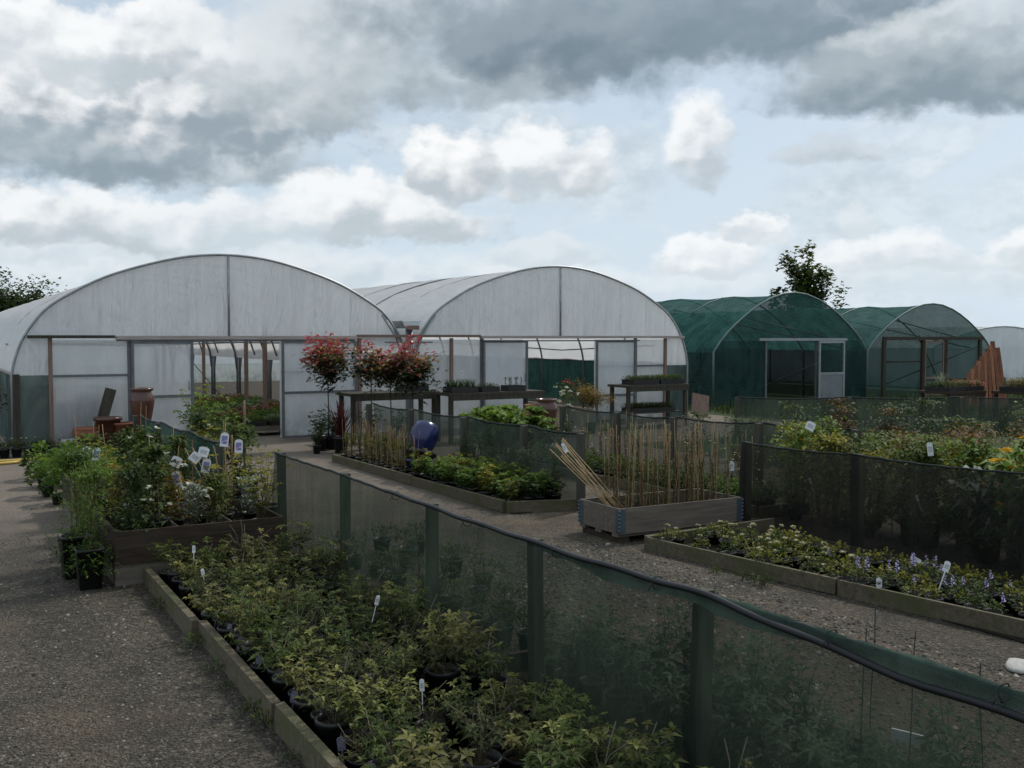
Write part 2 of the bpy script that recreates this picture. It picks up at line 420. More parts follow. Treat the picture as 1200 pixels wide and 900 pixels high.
def blades(seed, h, r, n, W, mats, arch=.5, h0=0):
    g = random.Random(seed); mb = MB()
    for i in range(n):
        a = g.uniform(0, 6.283); b = Vector((g.gauss(0, r*.12), g.gauss(0, r*.12), h0)); hh = h*g.uniform(.6, 1.05); out = r*g.uniform(.2, 1.0)
        s = Vector((-math.sin(a), math.cos(a), 0)); pts = []
        for k in range(5):
            t = k/4; w = W*(1-t*.85)*.5
            c = b+Vector((math.cos(a)*out*t**1.4, math.sin(a)*out*t**1.4, (hh-h0)*(t-arch*t*t*t*.55)))
            pts.append([c-s*w, c+s*w])
        mb.sheet(pts, 0, g.random())
    return mb.mesh('foliage', mats)
def crown(seed, rx, rz, clumps, per, L, W, mats, gap=.55, low=-.75, tintf=None, spread=.17, limbs=True, trunk_z=0):
    g = random.Random(seed); mb = MB()
    for i in range(clumps):
        while True:
            v = Vector((g.uniform(-1, 1), g.uniform(-1, 1), g.uniform(low, 1)))
            if .25 < v.length < 1: break
        k = g.uniform(gap, 1.12); v = v*k
        c = Vector((v.x*rx, v.y*rx, v.z*rz))
        if limbs: mb.tube([(0, 0, -rz*.6+trunk_z), (c.x*.45, c.y*.45, c.z*.5-rz*.15), c], max(.004, rx*.012), 4, 1, .5, .003, cap=False)
        for j in range(per):
            p = c+Vector((g.gauss(0, 1)*rx, g.gauss(0, 1)*rx, g.gauss(0, 1)*rz))*spread
            ti = tintf(p, g) if tintf else min(1, max(0, .35+.3*(p.z/rz)+g.gauss(0, .18)))
            mb.leaf(p, rdir(g, .1), L*g.uniform(.6, 1.2), W*g.uniform(.7, 1.2), .25, 0, ti, g)
    return mb.mesh('crown', mats)
def pot_mesh(r, h, m, soil=True, square=0.0, rim=.006):
    mb = MB()
    mb.lathe([(r*.74, 0), (r*.78, 0.002), (r*.97, h-.02), (r*.97+rim, h-.02), (r*.97+rim, h), (r*.95, h), (r*.9, h-.03)], 16, sq=square)
    mb.lathe([(r*.9, h-.025), (0.001, h-.022)], 16, mi=1, sq=square)
    mb.lathe([(r*.74, 0), (0.001, 0.0)], 16, sq=square)
    return mb.mesh('pot', [m, M_soil])
POT = pot_mesh(.068, .125, M_pot); POTS = pot_mesh(.045, .085, M_pot, square=.7); POTL = pot_mesh(.105, .22, M_pot); POTT = pot_mesh(.095, .30, M_pot, square=.95)

def potted(name, label, cat, loc, fol, pot=POT, ph=.115, group=None, rz=None, sc=1.0, tilt=0.0):
    t = thing(name, label, cat, loc, rz if rz is not None else rnd.uniform(0, 6.28), group, sc)
    part('pot', pot, t); part('foliage', fol, t, (0, 0, ph), (rnd.uniform(-tilt, tilt), rnd.uniform(-tilt, tilt), 0))
    return t
def cane_mesh(h, r=.0045, lean=0, mats=M_cane, seed=0):
    g = random.Random(seed); mb = MB(); k = 7; wob = .004
    mb.tube([(lean*i/(k-1)+g.uniform(-wob, wob), g.uniform(-wob, wob), h*i/(k-1)) for i in range(k)], r, 5, 0, .5, r*.75)
    for i in range(1, 6): z = h*i/6; mb.tube([(lean*i/6, 0, z-.003), (lean*i/6, 0, z+.003)], r*1.35, 5)
    return mb.mesh('cane', mats)

# ------------------------------------------------------------------ ground
def rect(x0, x1, y0, y1, z, nx=1, ny=1):
    mb = MB(); mb.sheet([[(x0+(x1-x0)*i/nx, y0+(y1-y0)*j/ny, z) for i in range(nx+1)] for j in range(ny+1)], smooth=False); return mb
struct('ground', rect(-900, 900, -300, 1500, -.004), M_grassg)
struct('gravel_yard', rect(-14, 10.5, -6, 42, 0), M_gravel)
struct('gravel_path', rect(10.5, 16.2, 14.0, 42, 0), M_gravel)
# loose stones
g = random.Random(5); mb = MB()
for i in range(15000):
    if i < 10500: x, y = g.uniform(-2.6, 1.36), 3.4+7*g.random()**1.6
    else: x, y = g.uniform(3.55, 5.25), g.uniform(1.9, 7.4)
    s = g.uniform(.004, .010)*(1.7 if g.random() < .05 else 1)
    if i >= 10500: s *= 1.55
    if y > 7 and s < .006: continue
    vs = [Vector((math.cos(a)*s*g.uniform(.7, 1.3), math.sin(a)*s*g.uniform(.7, 1.3), z)) for z in (0, s*.55) for a in (0, 1.26, 2.5, 3.77, 5.03)]
    vs = [Vector((x+v.x*(1 if k < 5 else .65), y+v.y*(1 if k < 5 else .65), v.z)) for k, v in enumerate(vs)]
    mb.add(vs, [(5, 6, 7, 8, 9)]+[(k, (k+1) % 5, 5+(k+1) % 5, 5+k) for k in range(5)], 0, min(1, g.random()**1.7), True)
m, t = mat('loose_stone')
t.l.new(pbsdf(t, t.ramp(t.new('ShaderNodeAttribute', attribute_name='tint').outputs['Fac'], [(0, (.035, .031, .026)), (.5, (.10, .09, .074)), (.9, (.2, .18, .15)), (1, (.34, .325, .29))]), .8, .3), t.out.inputs[0])
single('gravel', mb, 'loose grey and pinkish gravel chippings lying on the yard paths', 'gravel', kind='stuff', mats=m)

# ------------------------------------------------------------------ polytunnels
PROF = [(3.41, 1.25), (3.36, 1.5), (3.22, 1.86), (2.93, 2.26), (2.58, 2.52), (2.0, 2.83), (1.3, 3.07), (.65, 3.22), (0, 3.27)]
def arch(cx, top=3.27, n=None, prof=PROF, w=1.0):
    k = (top-1.25)/(3.27-1.25)
    L = [(cx-d*w, 1.25+(z-1.25)*k) for d, z in prof]; Rr = [(cx+d*w, 1.25+(z-1.25)*k) for d, z in reversed(prof[:-1])]
    P = [Vector((x, 0, z)) for x, z in L+Rr]; out = []
    for i in range(len(P)-1):
        p0 = P[max(i-1, 0)]; p1 = P[i]; p2 = P[i+1]; p3 = P[min(i+2, len(P)-1)]
        for s in range(4):
            u = s/4
            out.append(.5*((2*p1)+(p2-p0)*u+(2*p0-5*p1+4*p2-p3)*u*u+(3*p1-p0-3*p2+p3)*u**3))
    out.append(P[-1]); return out
YF = 17.7; YB = 42.0
def panel(x0, x1, z0, z1, y, sag=.0, nx=6, nz=6, seed=0):
    g = random.Random(seed); mb = MB()
    mb.sheet([[(x0+(x1-x0)*i/nx, y+(g.uniform(-sag, sag) if 0 < i < nx and 0 < j < nz else 0), z0+(z1-z0)*j/nz) for i in range(nx+1)] for j in range(nz+1)]); return mb
def frame(x0, x1, z0, z1, y, w=.05, d=.04, mid=None):
    mb = MB()
    mb.span((x0, y-d/2, z0), (x0+w, y+d/2, z1)); mb.span((x1-w, y-d/2, z0), (x1, y+d/2, z1))
    mb.span((x0+w+.001, y-d/2, z1-w), (x1-w-.001, y+d/2, z1)); mb.span((x0+w+.001, y-d/2, z0), (x1-w-.001, y+d/2, z0+w))
    for z in (mid or []): mb.span((x0+w+.001, y-d/2, z-w/2), (x1-w-.001, y+d/2, z+w/2))
    return mb
def tunnel(cx, top, label, side, seed):
    g = random.Random(seed)
    root = thing('polytunnel', label, 'polytunnel', (cx, YF, 0))
    def lp(v, y): return (v.x, y, v.z)
    A = arch(0, top)
    rows = []
    ny = 30; Ln = YB-YF
    for j in range(ny+1):
        y = Ln*j/ny; sag = .035*abs(math.sin(math.pi*j/2.0*1.0)) if j else 0
        rows.append([(v.x*(1-sag*.25), y, v.z-sag*max(0, (v.z-1.25)/2)-(g.uniform(0, .015) if j else 0)) for v in A])
    part('roof_film', MB_sheet(rows), root, mats=M_filmroof)
    for j in range(0, 13):
        y = Ln*j/12
        mb = MB(); legs = [Vector((A[0].x, 0, 0))]+A+[Vector((A[-1].x, 0, 0))]
        if j: legs = legs[3:] if side > 0 else legs[:-3]
        sh = .985 if j else 1.003
        mb.tube([(v.x*sh, y-(.02 if j == 0 else 0), (v.z-.03 if j else v.z+.005) if 1 < k < len(legs)-2 else v.z) for k, v in enumerate(legs)], .024, 6)
        part('hoop', mb, root, mats=M_steel if j == 0 else M_steeldk)
    # gable film above the sliding rail, front and back
    for nm, y, m_, zb in (('gable_film', .012, M_film, 1.86), ('back_wall_film', Ln-.02, M_filmwall, .75)):
        top_pts = [v for v in A if v.z >= min(zb, 1.25)+.02]
        mb = MB(); rws = []
        for j in range(9):
            u = j/8
            rws.append([(v.x, y+(.012*math.sin(v.x*9+u*2)+g.uniform(-.006, .006) if 0 < j < 8 else 0), zb+(max(v.z, zb)-zb)*u-(0.0)) for v in (A if zb > 1.25 else A)])
        mb.sheet(rws); part(nm, mb, root, mats=m_)
    if True:
        mb = MB(); mb.sheet([[(x, Ln-.03, z) for x in (-3.4, 3.4)] for z in (0, .75)]); part('back_skirt', mb, root, mats=M_filmpan)
    mb = MB(); mb.tube([(0, -.02, 1.86), (0, -.02, top-.02)], .022, 6); part('gable_post', mb, root, mats=M_steel)
    # side skirts
    for s in (-1, 1):
        if s != side: continue
        x = s*3.41
        mb = MB(); mb.sheet([[(x, Ln*j/24, z) for z in (.02, .4, .8, 1.27)] for j in range(25)]); part('side_skirt', mb, root, mats=M_skirt if s < 0 else M_netgd)
        mb = MB(); mb.tube([(x+s*.01, 0, 1.26), (x+s*.01, Ln, 1.26)], .025, 6); part('side_rail', mb, root, mats=M_rail)
    return root
def MB_sheet(rows):
    mb = MB(); mb.sheet(rows); return mb
T1 = tunnel(4.61, 3.27, 'left large white polythene tunnel with sliding doors and steel posts inside', -1, 1)
T2 = tunnel(11.5, 3.31, 'right large white polythene tunnel with wooden benches outside, next to green tunnels', 1, 2)
def L1(x): return x-4.61
def L2(x): return x-11.5
def wallpanel(root, f, x0, x1, z0=.04, z1=1.80, y=0.0, post=True, m=M_filmpan, mid=(1.22,), pm=M_brownpost, seed=1):
    part('wall_film', panel(f(x0), f(x1), z0, z1, y+.01, .012, 8, 8, seed), root, mats=m)
    mb = MB()
    if mid:
        for z in mid: mb.span((f(x0)+.03, y-.035, z-.02), (f(x1)-.03, y+.0, z+.02))
        part('wall_bar', mb, root, mats=M_steeldk)
def wpost(root, x, z1=1.83, w=.06, m=M_brownpost, y=-.03):
    mb = MB(); mb.span((x-w/2, y-.035, 0), (x+w/2, y+.02, z1)); part('wall_post', mb, root, mats=m)
# T1 front
wallpanel(T1, L1, 1.75, 2.95, seed=3); wallpanel(T1, L1, 2.95, 3.0, mid=None, seed=4)
for x, m_ in ((1.75, M_brownpost), (2.95, M_steeldk), (7.02, M_brownpost)): wpost(T1, L1(x), m=m_)
mb = MB(); mb.sheet([[(L1(1.22), -.005, 1.25), (L1(1.72), -.005, 1.25)], [(L1(1.24), -.005, 1.5), (L1(1.72), -.005, 1.5)], [(L1(1.40), -.005, 1.86), (L1(1.72), -.005, 1.86)]]); part('corner_film', mb, T1, mats=M_film)
mb = MB(); mb.sheet([[(L1(1.22), -.006, .02), (L1(1.72), -.006, .02)], [(L1(1.22), -.006, 1.24), (L1(1.72), -.006, 1.24)]]); part('corner_skirt', mb, T1, mats=M_skirt)
mb = MB(); mb.span((L1(1.2), -.05, 0), (L1(1.3), .03, 1.26)); part('corner_post', mb, T1, mats=M_post)
wallpanel(T1, L1, 7.02, 7.98, seed=5)
wallpanel(T1, L1, 5.52, 7.02, y=.03, seed=15)
def door(root, x0, x1, y, seed, mid=(.85,)):
    d = frame(x0, x1, .03, 1.78, y, .045, .035, mid); o = part('door', d, root, mats=M_steeldk)
    part('door_film', panel(x0+.02, x1-.02, .05, 1.76, y+.022, .008, 6, 8, seed), o, mats=M_filmpan)
    mb = MB(); mb.tube([(x1-.09, y-.03, .95), (x1-.09, y-.05, .97), (x1-.09, y-.05, 1.08), (x1-.09, y-.03, 1.1)], .008, 5); part('handle', mb, o, mats=M_steeldk)
door(T1, L1(2.97), L1(3.98), -.09, 6); door(T1, L1(5.52), L1(6.95), -.09, 7)
# rails along the gable foot
for nm, x0, x1, z, m_, w in (('header_beam', 1.42, 2.72, 1.855, M_post, .05), ('door_track', 2.74, 6.95, 1.84, M_rail, .06), ('header_beam', 6.97, 7.97, 1.87, M_brownpost, .05)):
    mb = MB(); mb.span((L1(x0), -.13, z-w/2), (L1(x1), -.02, z+w/2)); part(nm, mb, T1, mats=m_)
mb = MB(); mb.tube([(L1(2.74), -.11, 1.795), (L1(6.9), -.11, 1.795)], .016, 6); part('door_track', mb, T1, mats=M_steeldk)
# valley posts with branching tops, shared row between the tunnels
for j in range(0, 9):
    y = (YB-YF)*j/8
    mb = MB(); X = 8.05-4.61
    mb.tube([(X-.035, y, 0), (X-.035, y, 2.0)], .035, 6); mb.tube([(X+.04, y, 0), (X+.04, y, 2.0)], .035, 6)
    for s in (-1, 1):
        mb.tube([(X+s*.05, y, .9), (X+s*.10, y, 1.4), (X+s*.26, y, 1.85), (X+s*.55, y, 2.28)], .03, 5)
    mb.tube([(X-.5, y, 1.75), (X+.5, y, 1.75)], .014, 5)
    part('valley_post', mb, T1, mats=M_steeldk if j else M_steel)
mb = MB(); mb.sheet([[(8.05-4.61+dx, y, 2.02+dz) for dx, dz in ((-.2, .14), (-.12, 0), (.12, 0), (.2, .14))] for y in (-.12, YB-YF)]); part('gutter', mb, T1, mats=M_steel)
mb = MB(); mb.box((8.05-4.61, -.16, 2.03), (.24, .1, .08)); part('gutter_end', mb, T1, mats=M_brownpost)
for (x, y) in ((6.25, 3.4), (6.6, 6.1), (5.3, 9.0), (7.0, 12.0)):
    mb = MB(); mb.span((L1(x)-.04, y-.04, 0), (L1(x)+.04, y+.04, 1.9)); part('inner_post', mb, T1, mats=M_brownpost)
for y in (3.0, 7.0, 11):
    mb = MB(); mb.tube([(-3.3, y, 1.72), (-1, y, 1.68), (1, y, 1.74), (3.4, y, 1.7)], .012, 5); part('cross_wire', mb, T1, mats=M_steeldk)
mb = MB(); mb.tube([(L1(5.2), 7, 1.7), (L1(6.4), 7, .2)], .012, 5); part('brace', mb, T1, mats=M_steeldk)
# T2 front
for x, m_ in ((8.94, M_brownpost), (9.62, M_steeldk), (13.44, M_steeldk), (14.27, M_brownpost)): wpost(T2, L2(x), m=m_)
wallpanel(T2, L2, 8.12, 8.94, mid=None, seed=8); wallpanel(T2, L2, 8.94, 9.6, mid=None, seed=9); wallpanel(T2, L2, 9.6, 10.62, y=.03, mid=None, seed=10)
wallpanel(T2, L2, 12.4, 13.44, y=.03, seed=11); wallpanel(T2, L2, 13.44, 14.27, z0=.04, seed=12)
door(T2, L2(9.62), L2(10.66), -.09, 13, (.7,)); door(T2, L2(12.36), L2(13.42), -.09, 14, (.6,))
mb = MB(); mb.sheet([[(L2(14.3), -.005, 1.22), (L2(14.93), -.005, 1.22)], [(L2(14.3), -.005, 1.5), (L2(14.87), -.005, 1.5)], [(L2(14.3), -.005, 1.86), (L2(14.72), -.005, 1.86)]]); part('corner_film', mb, T2, mats=M_film)
mb = MB(); mb.sheet([[(L2(14.3), -.006, .02), (L2(14.93), -.006, .02)], [(L2(14.3), -.006, 1.21), (L2(14.93), -.006, 1.21)]]); part('corner_skirt', mb, T2, mats=M_skirt)
mb = MB(); mb.span((L2(8.1), -.13, 1.845), (L2(9.55), -.02, 1.895)); part('header_beam', mb, T2, mats=M_brownpost)
mb = MB(); mb.span((L2(9.57), -.13, 1.82), (L2(14.75), -.02, 1.875)); part('door_track', mb, T2, mats=M_rail)
mb = MB(); mb.tube([(L2(9.6), -.11, 1.775), (L2(13.5), -.11, 1.775)], .015, 6); part('door_track', mb, T2, mats=M_steeldk)
mb = MB(); mb.tube([(3.3, 1, 1.66), (3.32, 5, 1.5), (3.3, 12, 1.68), (3.3, 22, 1.6)], .015, 5); part('cable', mb, T2, mats=M_rope)
mb = MB(); mb.box((0, 0, 0), (.17, .05, .95), (R(-6), R(17), 0)); single('leaning_board', mb, 'dark grey board leaning against the front film of the left white tunnel', 'board', (2.5, 17.5, .55), mats=M_post)
mb = MB(); mb.box((0, 0, .4), (.62, .4, .8), jit=.02); mb.box((.1, 0, .86), (.36, .3, .14), jit=.02)
single('storage_crate', mb, 'dark crate seen blurred through the left tunnel film', 'crate', (2.2, 17.98, .01), mats=M_pot)

# ------------------------------------------------------------------ green shade tunnels
YG = 20.2
SPROF = [(2.95, 1.45), (2.72, 1.72), (2.46, 1.96), (2.12, 2.22), (1.76, 2.46), (1.35, 2.69), (.94, 2.87), (.45, 3.01), (0, 3.05)]
def sarch(hw, top):
    k = (top-1.45)/1.6; w = hw/2.95
    L = [(-d*w, 1.45+(z-1.45)*k) for d, z in SPROF]; L += [(-x, z) for x, z in reversed(L[:-1])]
    return [Vector((x, 0, z)) for x, z in L]
def shade(cx, hw, top, label, seed, length=17):
    g = random.Random(seed); A = sarch(hw, top)
    root = thing('shade_tunnel', label, 'shade tunnel', (cx, YG, 0)); rows = []
    for j in range(29):
        y = length*j/28; q = abs(math.sin(math.pi*j/4))*.05
        rows.append([(v.x, y, v.z-q*(v.z-1.45)/1.6-g.uniform(0, .03)*(j > 0)) for v in A])
    part('roof_net', MB_sheet(rows), root, mats=M_shade)
    for j in range(8):
        y = length*j/7; mb = MB()
        mb.tube([Vector((v.x*.995, y-(.03 if j == 0 else 0), v.z-(.03 if j else -.01))) for v in [Vector((A[0].x, 0, 0))]+A+[Vector((A[-1].x, 0, 0))]], .026 if j == 0 else .022, 6)
        part('hoop', mb, root, mats=M_hoopg if j == 0 else M_steeldk)
    for s in (-1, 1):
        mb = MB(); mb.sheet([[(s*hw*1.0, length*j/10, z) for z in (.02, .7, 1.45)] for j in range(11)]); part('side_net', mb, root, mats=M_shades)
    mb = MB(); mb.sheet([[(v.x, .015, 1.78+(max(v.z, 1.78)-1.78)*u) for v in A] for u in (0, .33, .66, 1)]); part('gable_net', mb, root, mats=M_shadeg)
    mb = MB(); mb.sheet([[(v.x, length-.02, max(v.z, .0)*u) for v in A] for u in (.01, .5, 1)]); part('back_net', mb, root, mats=M_shadeg)
    for a, b in (((-hw*.9, .5, 1.5), (hw*.3, 4.5, 2.6)), ((hw*.9, .5, 1.5), (-hw*.2, 4.5, 2.7)), ((-hw*.55, .1, 2.35), (hw*.55, .1, 1.8)), ((-hw*.95, .2, 1.6), (-hw*.5, 3, .2)), ((hw*.95, .2, 1.6), (hw*.5, 3, .2))):
        mb = MB(); mb.tube([a, b], .02, 5); part('brace', mb, root, mats=M_steeldk)
    return root
SA = shade(20.85, 2.95, 3.07, 'green netting shade tunnel with grey panelled door beside the white tunnels', 1)
SB = shade(26.7, 2.9, 2.86, 'green netting shade tunnel furthest right with dark timber front frame', 2)
def archx(hw, z):
    if z <= 1.45: return hw
    pr = SPROF
    for (d0, z0), (d1, z1) in zip(pr, pr[1:]):
        if z0 <= z <= z1: return (d0+(d1-d0)*(z-z0)/(z1-z0))*hw/2.95-.02
    return 0
def gnet(root, x0, x1, z0, z1, m=M_shadeg):
    mb = MB(); rows = []; hw = 2.95 if root == SA else 2.9
    for k in range(7):
        z = z0+(z1-z0)*k/6; lim = archx(hw, z*1.02 if z > 1.4 else z); a, b = max(x0, -lim), min(x1, lim)
        rows.append([(a+(b-a)*i/4, .02, z) for i in range(5)])
    mb.sheet(rows); part('front_net', mb, root, mats=m)
gnet(SA, -2.92, -1.07, .02, 1.76, M_shades); gnet(SA, 1.95, 2.92, .02, 1.76, M_shades)
mb = MB(); mb.span((-1.35, -.08, 1.75), (2.05, -.03, 1.82)); part('header_beam', mb, SA, mats=M_steel)
for x in (-1.05, .87, 1.93):
    mb = MB(); mb.span((x-.03, -.03, 0), (x+.03, .01, 1.75)); part('front_post', mb, SA, mats=M_steeldk)
d = part('door', frame(.88, 1.92, .06, 1.74, -.1, .06, .04, (.82,)), SA, mats=M_steel)
mb = MB(); mb.span((.94, -.105, .12), (1.86, -.095, .79)); part('lower_panel', mb, d, mats=M_greypan)
mb = MB(); mb.sheet([[(.94, -.1, .85), (1.86, -.1, .85)], [(.94, -.1, 1.68), (1.86, -.1, 1.68)]]); part('upper_net', mb, d, mats=M_shadeg)
gnet(SB, -2.1, -.42, .02, 1.78); gnet(SB, .58, 2.35, .02, 1.78); gnet(SB, -2.85, -2.15, .02, 1.78)
mb = MB(); mb.span((-2.25, -.09, 1.76), (2.45, -.02, 1.86)); part('header_beam', mb, SB, mats=M_post)
for x, m_ in ((-2.2, M_post), (-.45, M_boarddk), (.6, M_boarddk), (2.3, M_post)):
    mb = MB(); mb.span((x-.06, -.085, 0), (x+.06, -.005, 1.76)); part('front_post', mb, SB, mats=m_)
mb = MB(); mb.tube([(-2.2, -.04, 1.12), (-.5, -.04, 1.12)], .025, 5); part('front_rail', mb, SB, mats=M_post)
d = part('door', frame(-.38, .53, .05, 1.74, -.05, .06, .035, (.6,)), SB, mats=M_brownpost)
mb = MB(); mb.tube([(-.32, -.045, 1.4), (.48, -.045, .3)], .022, 5); part('brace', mb, d, mats=M_post)
mb = MB(); mb.sheet([[(-.33, -.04, .1), (.48, -.04, .1)], [(-.33, -.04, 1.7), (.48, -.04, 1.7)]]); part('door_net', mb, d, mats=M_shadeg)
# white tunnel behind the leaning timbers
root = thing('polytunnel', 'pale hazy polythene tunnel at the far right edge behind leaning rust timbers', 'polytunnel', (36, 24, 0))
A = sarch(4.2, 2.25)
part('roof_film', MB_sheet([[(v.x, y, v.z) for v in A] for y in (0, 6, 12, 18)]), root, mats=M_filmroof)
mb = MB(); mb.sheet([[(v.x, .0, v.z*u) for v in A] for u in (.01, .5, 1)]); part('gable_film', mb, root, mats=M_filmwall)
mb = MB(); mb.sheet([[(-4.2, y, z) for y in (0, 9, 18)] for z in (0, 1.45)]); part('side_film', mb, root, mats=M_filmwall)
mb = MB(); mb.tube([Vector((v.x, -.03, v.z+.01)) for v in [Vector((A[0].x, 0, 0))]+A+[Vector((A[-1].x, 0, 0))]], .025, 6); part('hoop', mb, root, mats=M_steel)

# ------------------------------------------------------------------ trees
def tree(label, loc, h, rx, rz, clumps, per, L, seed, gap=.5, spread=.13, trunk=.09):
    root = thing('tree', label, 'tree', loc)
    g = random.Random(seed); mb = MB(); cz = h-rz*1.02
    mb.tube([(0, 0, 0), (.05, .02, cz*.5), (-.03, .04, cz), (.05, 0, h-rz*.3)], trunk, 8, 0, .5, trunk*.3); part('trunk', mb, root, mats=M_bark)
    part('crown', crown(seed, rx, rz, clumps, per, L, L*.75, [L_tree, M_bark], gap, spread=spread, low=-.9), root, (0, 0, cz))
tree('slender young tree with broad dark leaves rising behind the green tunnels', (33.6, 31.8, 0), 5.95, 1.75, 2.3, 92, 30, .27, 31, .28, .08)
tree('dense rounded green tree top behind the left white tunnel', (3.6, 60, 0), 4.9, 3.9, 2.3, 230, 60, .27, 32, .5, .13, .2)

# ------------------------------------------------------------------ fences
def fence(label, pts, posts, zt, m, side=-1, post_h=None, post_w=.07, roll=M_rope, rr=.011, seed=0, sag=.035, pm=M_fpost, group=None):
    """netting hung on posts along the line pts[0]-pts[1]; zt = top height at fraction t"""
    g = random.Random(seed); a = Vector((*pts[0], 0)); b = Vector((*pts[1], 0)); L = (b-a).length; d = (b-a)/L; nrm = Vector((-d.y, d.x, 0))*side
    root = thing('netting_fence', label, 'fence', a)
    def top(t):
        k = [p for p in posts]; lo = max([p for p in k if p <= t], default=0); hi = min([p for p in k if p >= t], default=1)
        u = (t-lo)/(hi-lo) if hi > lo else 0
        return zt(t)-sag*4*u*(1-u)
    n = max(24, int(L*10)); rows = []
    ph = g.uniform(0, 6)
    for j in range(8):
        v = j/7; r_ = []
        for i in range(n+1):
            t = i/n; w = abs(.024*math.sin(t*L*3.1+ph)+.016*math.sin(t*L*7.3+2*ph)+.008*math.sin(t*L*17+v*5))*math.sin(v*3.14)
            p = d*(t*L)+nrm*(.056+w); r_.append((p.x, p.y, .01+(top(t)-.01)*v))
        rows.append(r_)
    part('netting', MB_sheet(rows), root, mats=m)
    for t in posts:
        mb = MB(); p = d*(t*L); hh = zt(t)-.005
        mb.box((p.x, p.y, hh/2), (post_w, post_w, hh), (g.uniform(-.012, .012), g.uniform(-.012, .012), math.atan2(d.y, d.x)), jit=.003)
        part('post', mb, root, mats=pm)
    mb = MB()
    mb.tube([d*(i/n*L)+nrm*(.058+.004*math.sin(i*1.7))+Vector((0, 0, top(i/n)+.003*math.sin(i*2.3))) for i in range(n+1)], rr, 6); part('top_edge', mb, root, mats=roll)
    return root, (lambda t: a+d*(t*L)+nrm*.058+Vector((0, 0, top(t))))
F0, ftop = fence('long dark green windbreak netting fence across the foreground beside the potted shrubs', ((2.67, 8.55), (2.6, .9)), [0, .205, .4, .56, .725, 1], lambda t: .85+.006*math.sin(9*t)+.03*max(0, t-.6)/.3, M_net, side=-1, post_w=.062, roll=M_rope, rr=.009, seed=1, sag=.006)
fence('grey green netting fence behind the blue glazed jar and cane bed', ((5.72, 14.0), (6.02, 8.85)), [0, .25, .53, .79, 1], lambda t: .83+.03*(1-t), M_netg, side=1, seed=2)
fence('low netting fence in front of the white tunnel doors behind the terracotta pots', ((8.14, 12.45), (8.1, 7.0)), [0, .25, .47, .75, 1], lambda t: .83+.14*max(0, t-.35), M_netg, side=1, seed=3)
fence('black windbreak netting fence behind the white and lilac flower bed', ((7.12, 7.52), (7.05, 2.6)), [0, .29, .62, .95], lambda t: .80+.07*t, M_netd, side=-1, seed=4, sag=.02, rr=.009, post_w=.08)
fence('short dense green netting fence behind the plant crates on the left', ((2.30, 13.4), (2.36, 9.45)), [0, .33, .66, 1], lambda t: .86, M_netgd, side=1, seed=5, sag=.03, post_w=.05)
fence('far dark netting screen in front of the green tunnels', ((13.2, 14.2), (22.5, 9.0)), [0, .2, .4, .6, .8, 1], lambda t: .72, M_netg, side=1, seed=6)
# black irrigation hose along the foreground fence
hp = []
for i in range(60):
    t = .33+.66*i/59; p = ftop(t); dz = .010 if t < .74 else .010-.065*min(1, (t-.74)/.12)
    hp.append(p+Vector((-.025, 0, dz+.004*math.sin(i*.9))))
mb = MB(); mb.tube(hp, .0125, 10); o = single('hose', mb, 'black water hose lying along the top of the foreground netting fence', 'hose', mats=M_hose)
g = random.Random(77); mb = MB(); rows = []
for k, (dx, dz) in enumerate(((.014, .004), (.004, .016), (-.012, .008), (-.018, -.014), (-.012, -.040), (-.016, -.062))):
    rows.append([ftop(.55+.44*i/60)+Vector((dx+.004*math.sin(i*.9+k), 0, dz*(.6+.4*math.sin(i*.23+1)**2)*min(1, i/12)+.003*math.sin(i*1.9+k*2))) for i in range(61)])
mb.sheet(rows); part('folded_net', mb, F0, loc=(-2.67, -8.55, 0), mats=M_rollg)
for t_ in (.35, .48, .6, .7, .82, .9):
    mb = MB(); p = ftop(t_); c = p+Vector((-.012, 0, -.004))
    mb.tube([c+Vector((.028*math.cos(a), .004*math.sin(3*a), .028*math.sin(a))) for a in [6.283*q/12 for q in range(13)]], .0025, 5)
    mb.tube([c+Vector((-.028, 0, 0)), c+Vector((-.04, .01, -.03))], .0022, 5); part('cable_tie', mb, F0, loc=(-2.67, -8.55, 0), mats=M_rope)

# ------------------------------------------------------------------ bed edging
def boards(label, name, segs, h=.12, w=.045, m=M_board, group=None, cat='bed edging'):
    root = thing(name, label, cat, (segs[0][0][0], segs[0][0][1], 0)); o = Vector((segs[0][0][0], segs[0][0][1], 0))
    for a, b in segs:
        A_ = Vector((*a, 0))-o; B_ = Vector((*b, 0))-o; d = B_-A_; L = d.length
        mb = MB(); mb.box(((A_+B_)/2+Vector((0, 0, h/2))), (L, w, h), (0, rnd.uniform(-.006, .006), math.atan2(d.y, d.x)), jit=.004); part('board', mb, root, mats=m)
    return root
boards('mossy plank edging of the foreground shrub bed along the gravel path', 'raised_bed', [((1.41, 7.95), (1.39, 6.2)), ((1.43, 6.19), (1.40, 4.6)), ((1.41, 4.59), (1.40, 3.0)), ((1.38, 2.99), (1.40, 1.4))], .125, .05)
boards('weathered plank edging around the flower bed of white and lilac blooms', 'raised_bed', [((5.42, 6.95), (7.0, 7.02)), ((5.40, 6.90), (5.62, 5.0)), ((5.62, 4.98), (5.95, 2.5)), ((5.8, 6.1), (6.2, 6.12))], .115, .045)
boards('plank edging of the middle bed of leafy green pots in front of the blue jar', 'raised_bed', [((5.22, 14.2), (5.22, 11.4)), ((5.22, 11.38), (5.25, 9.15)), ((5.25, 9.1), (6.15, 8.85))], .12, .045)
boards('plank edging of the back bed behind the cane box', 'raised_bed', [((7.28, 12.8), (7.3, 10.2)), ((7.3, 10.18), (7.33, 7.6)), ((7.35, 7.55), (8.0, 7.5))], .12, .045)
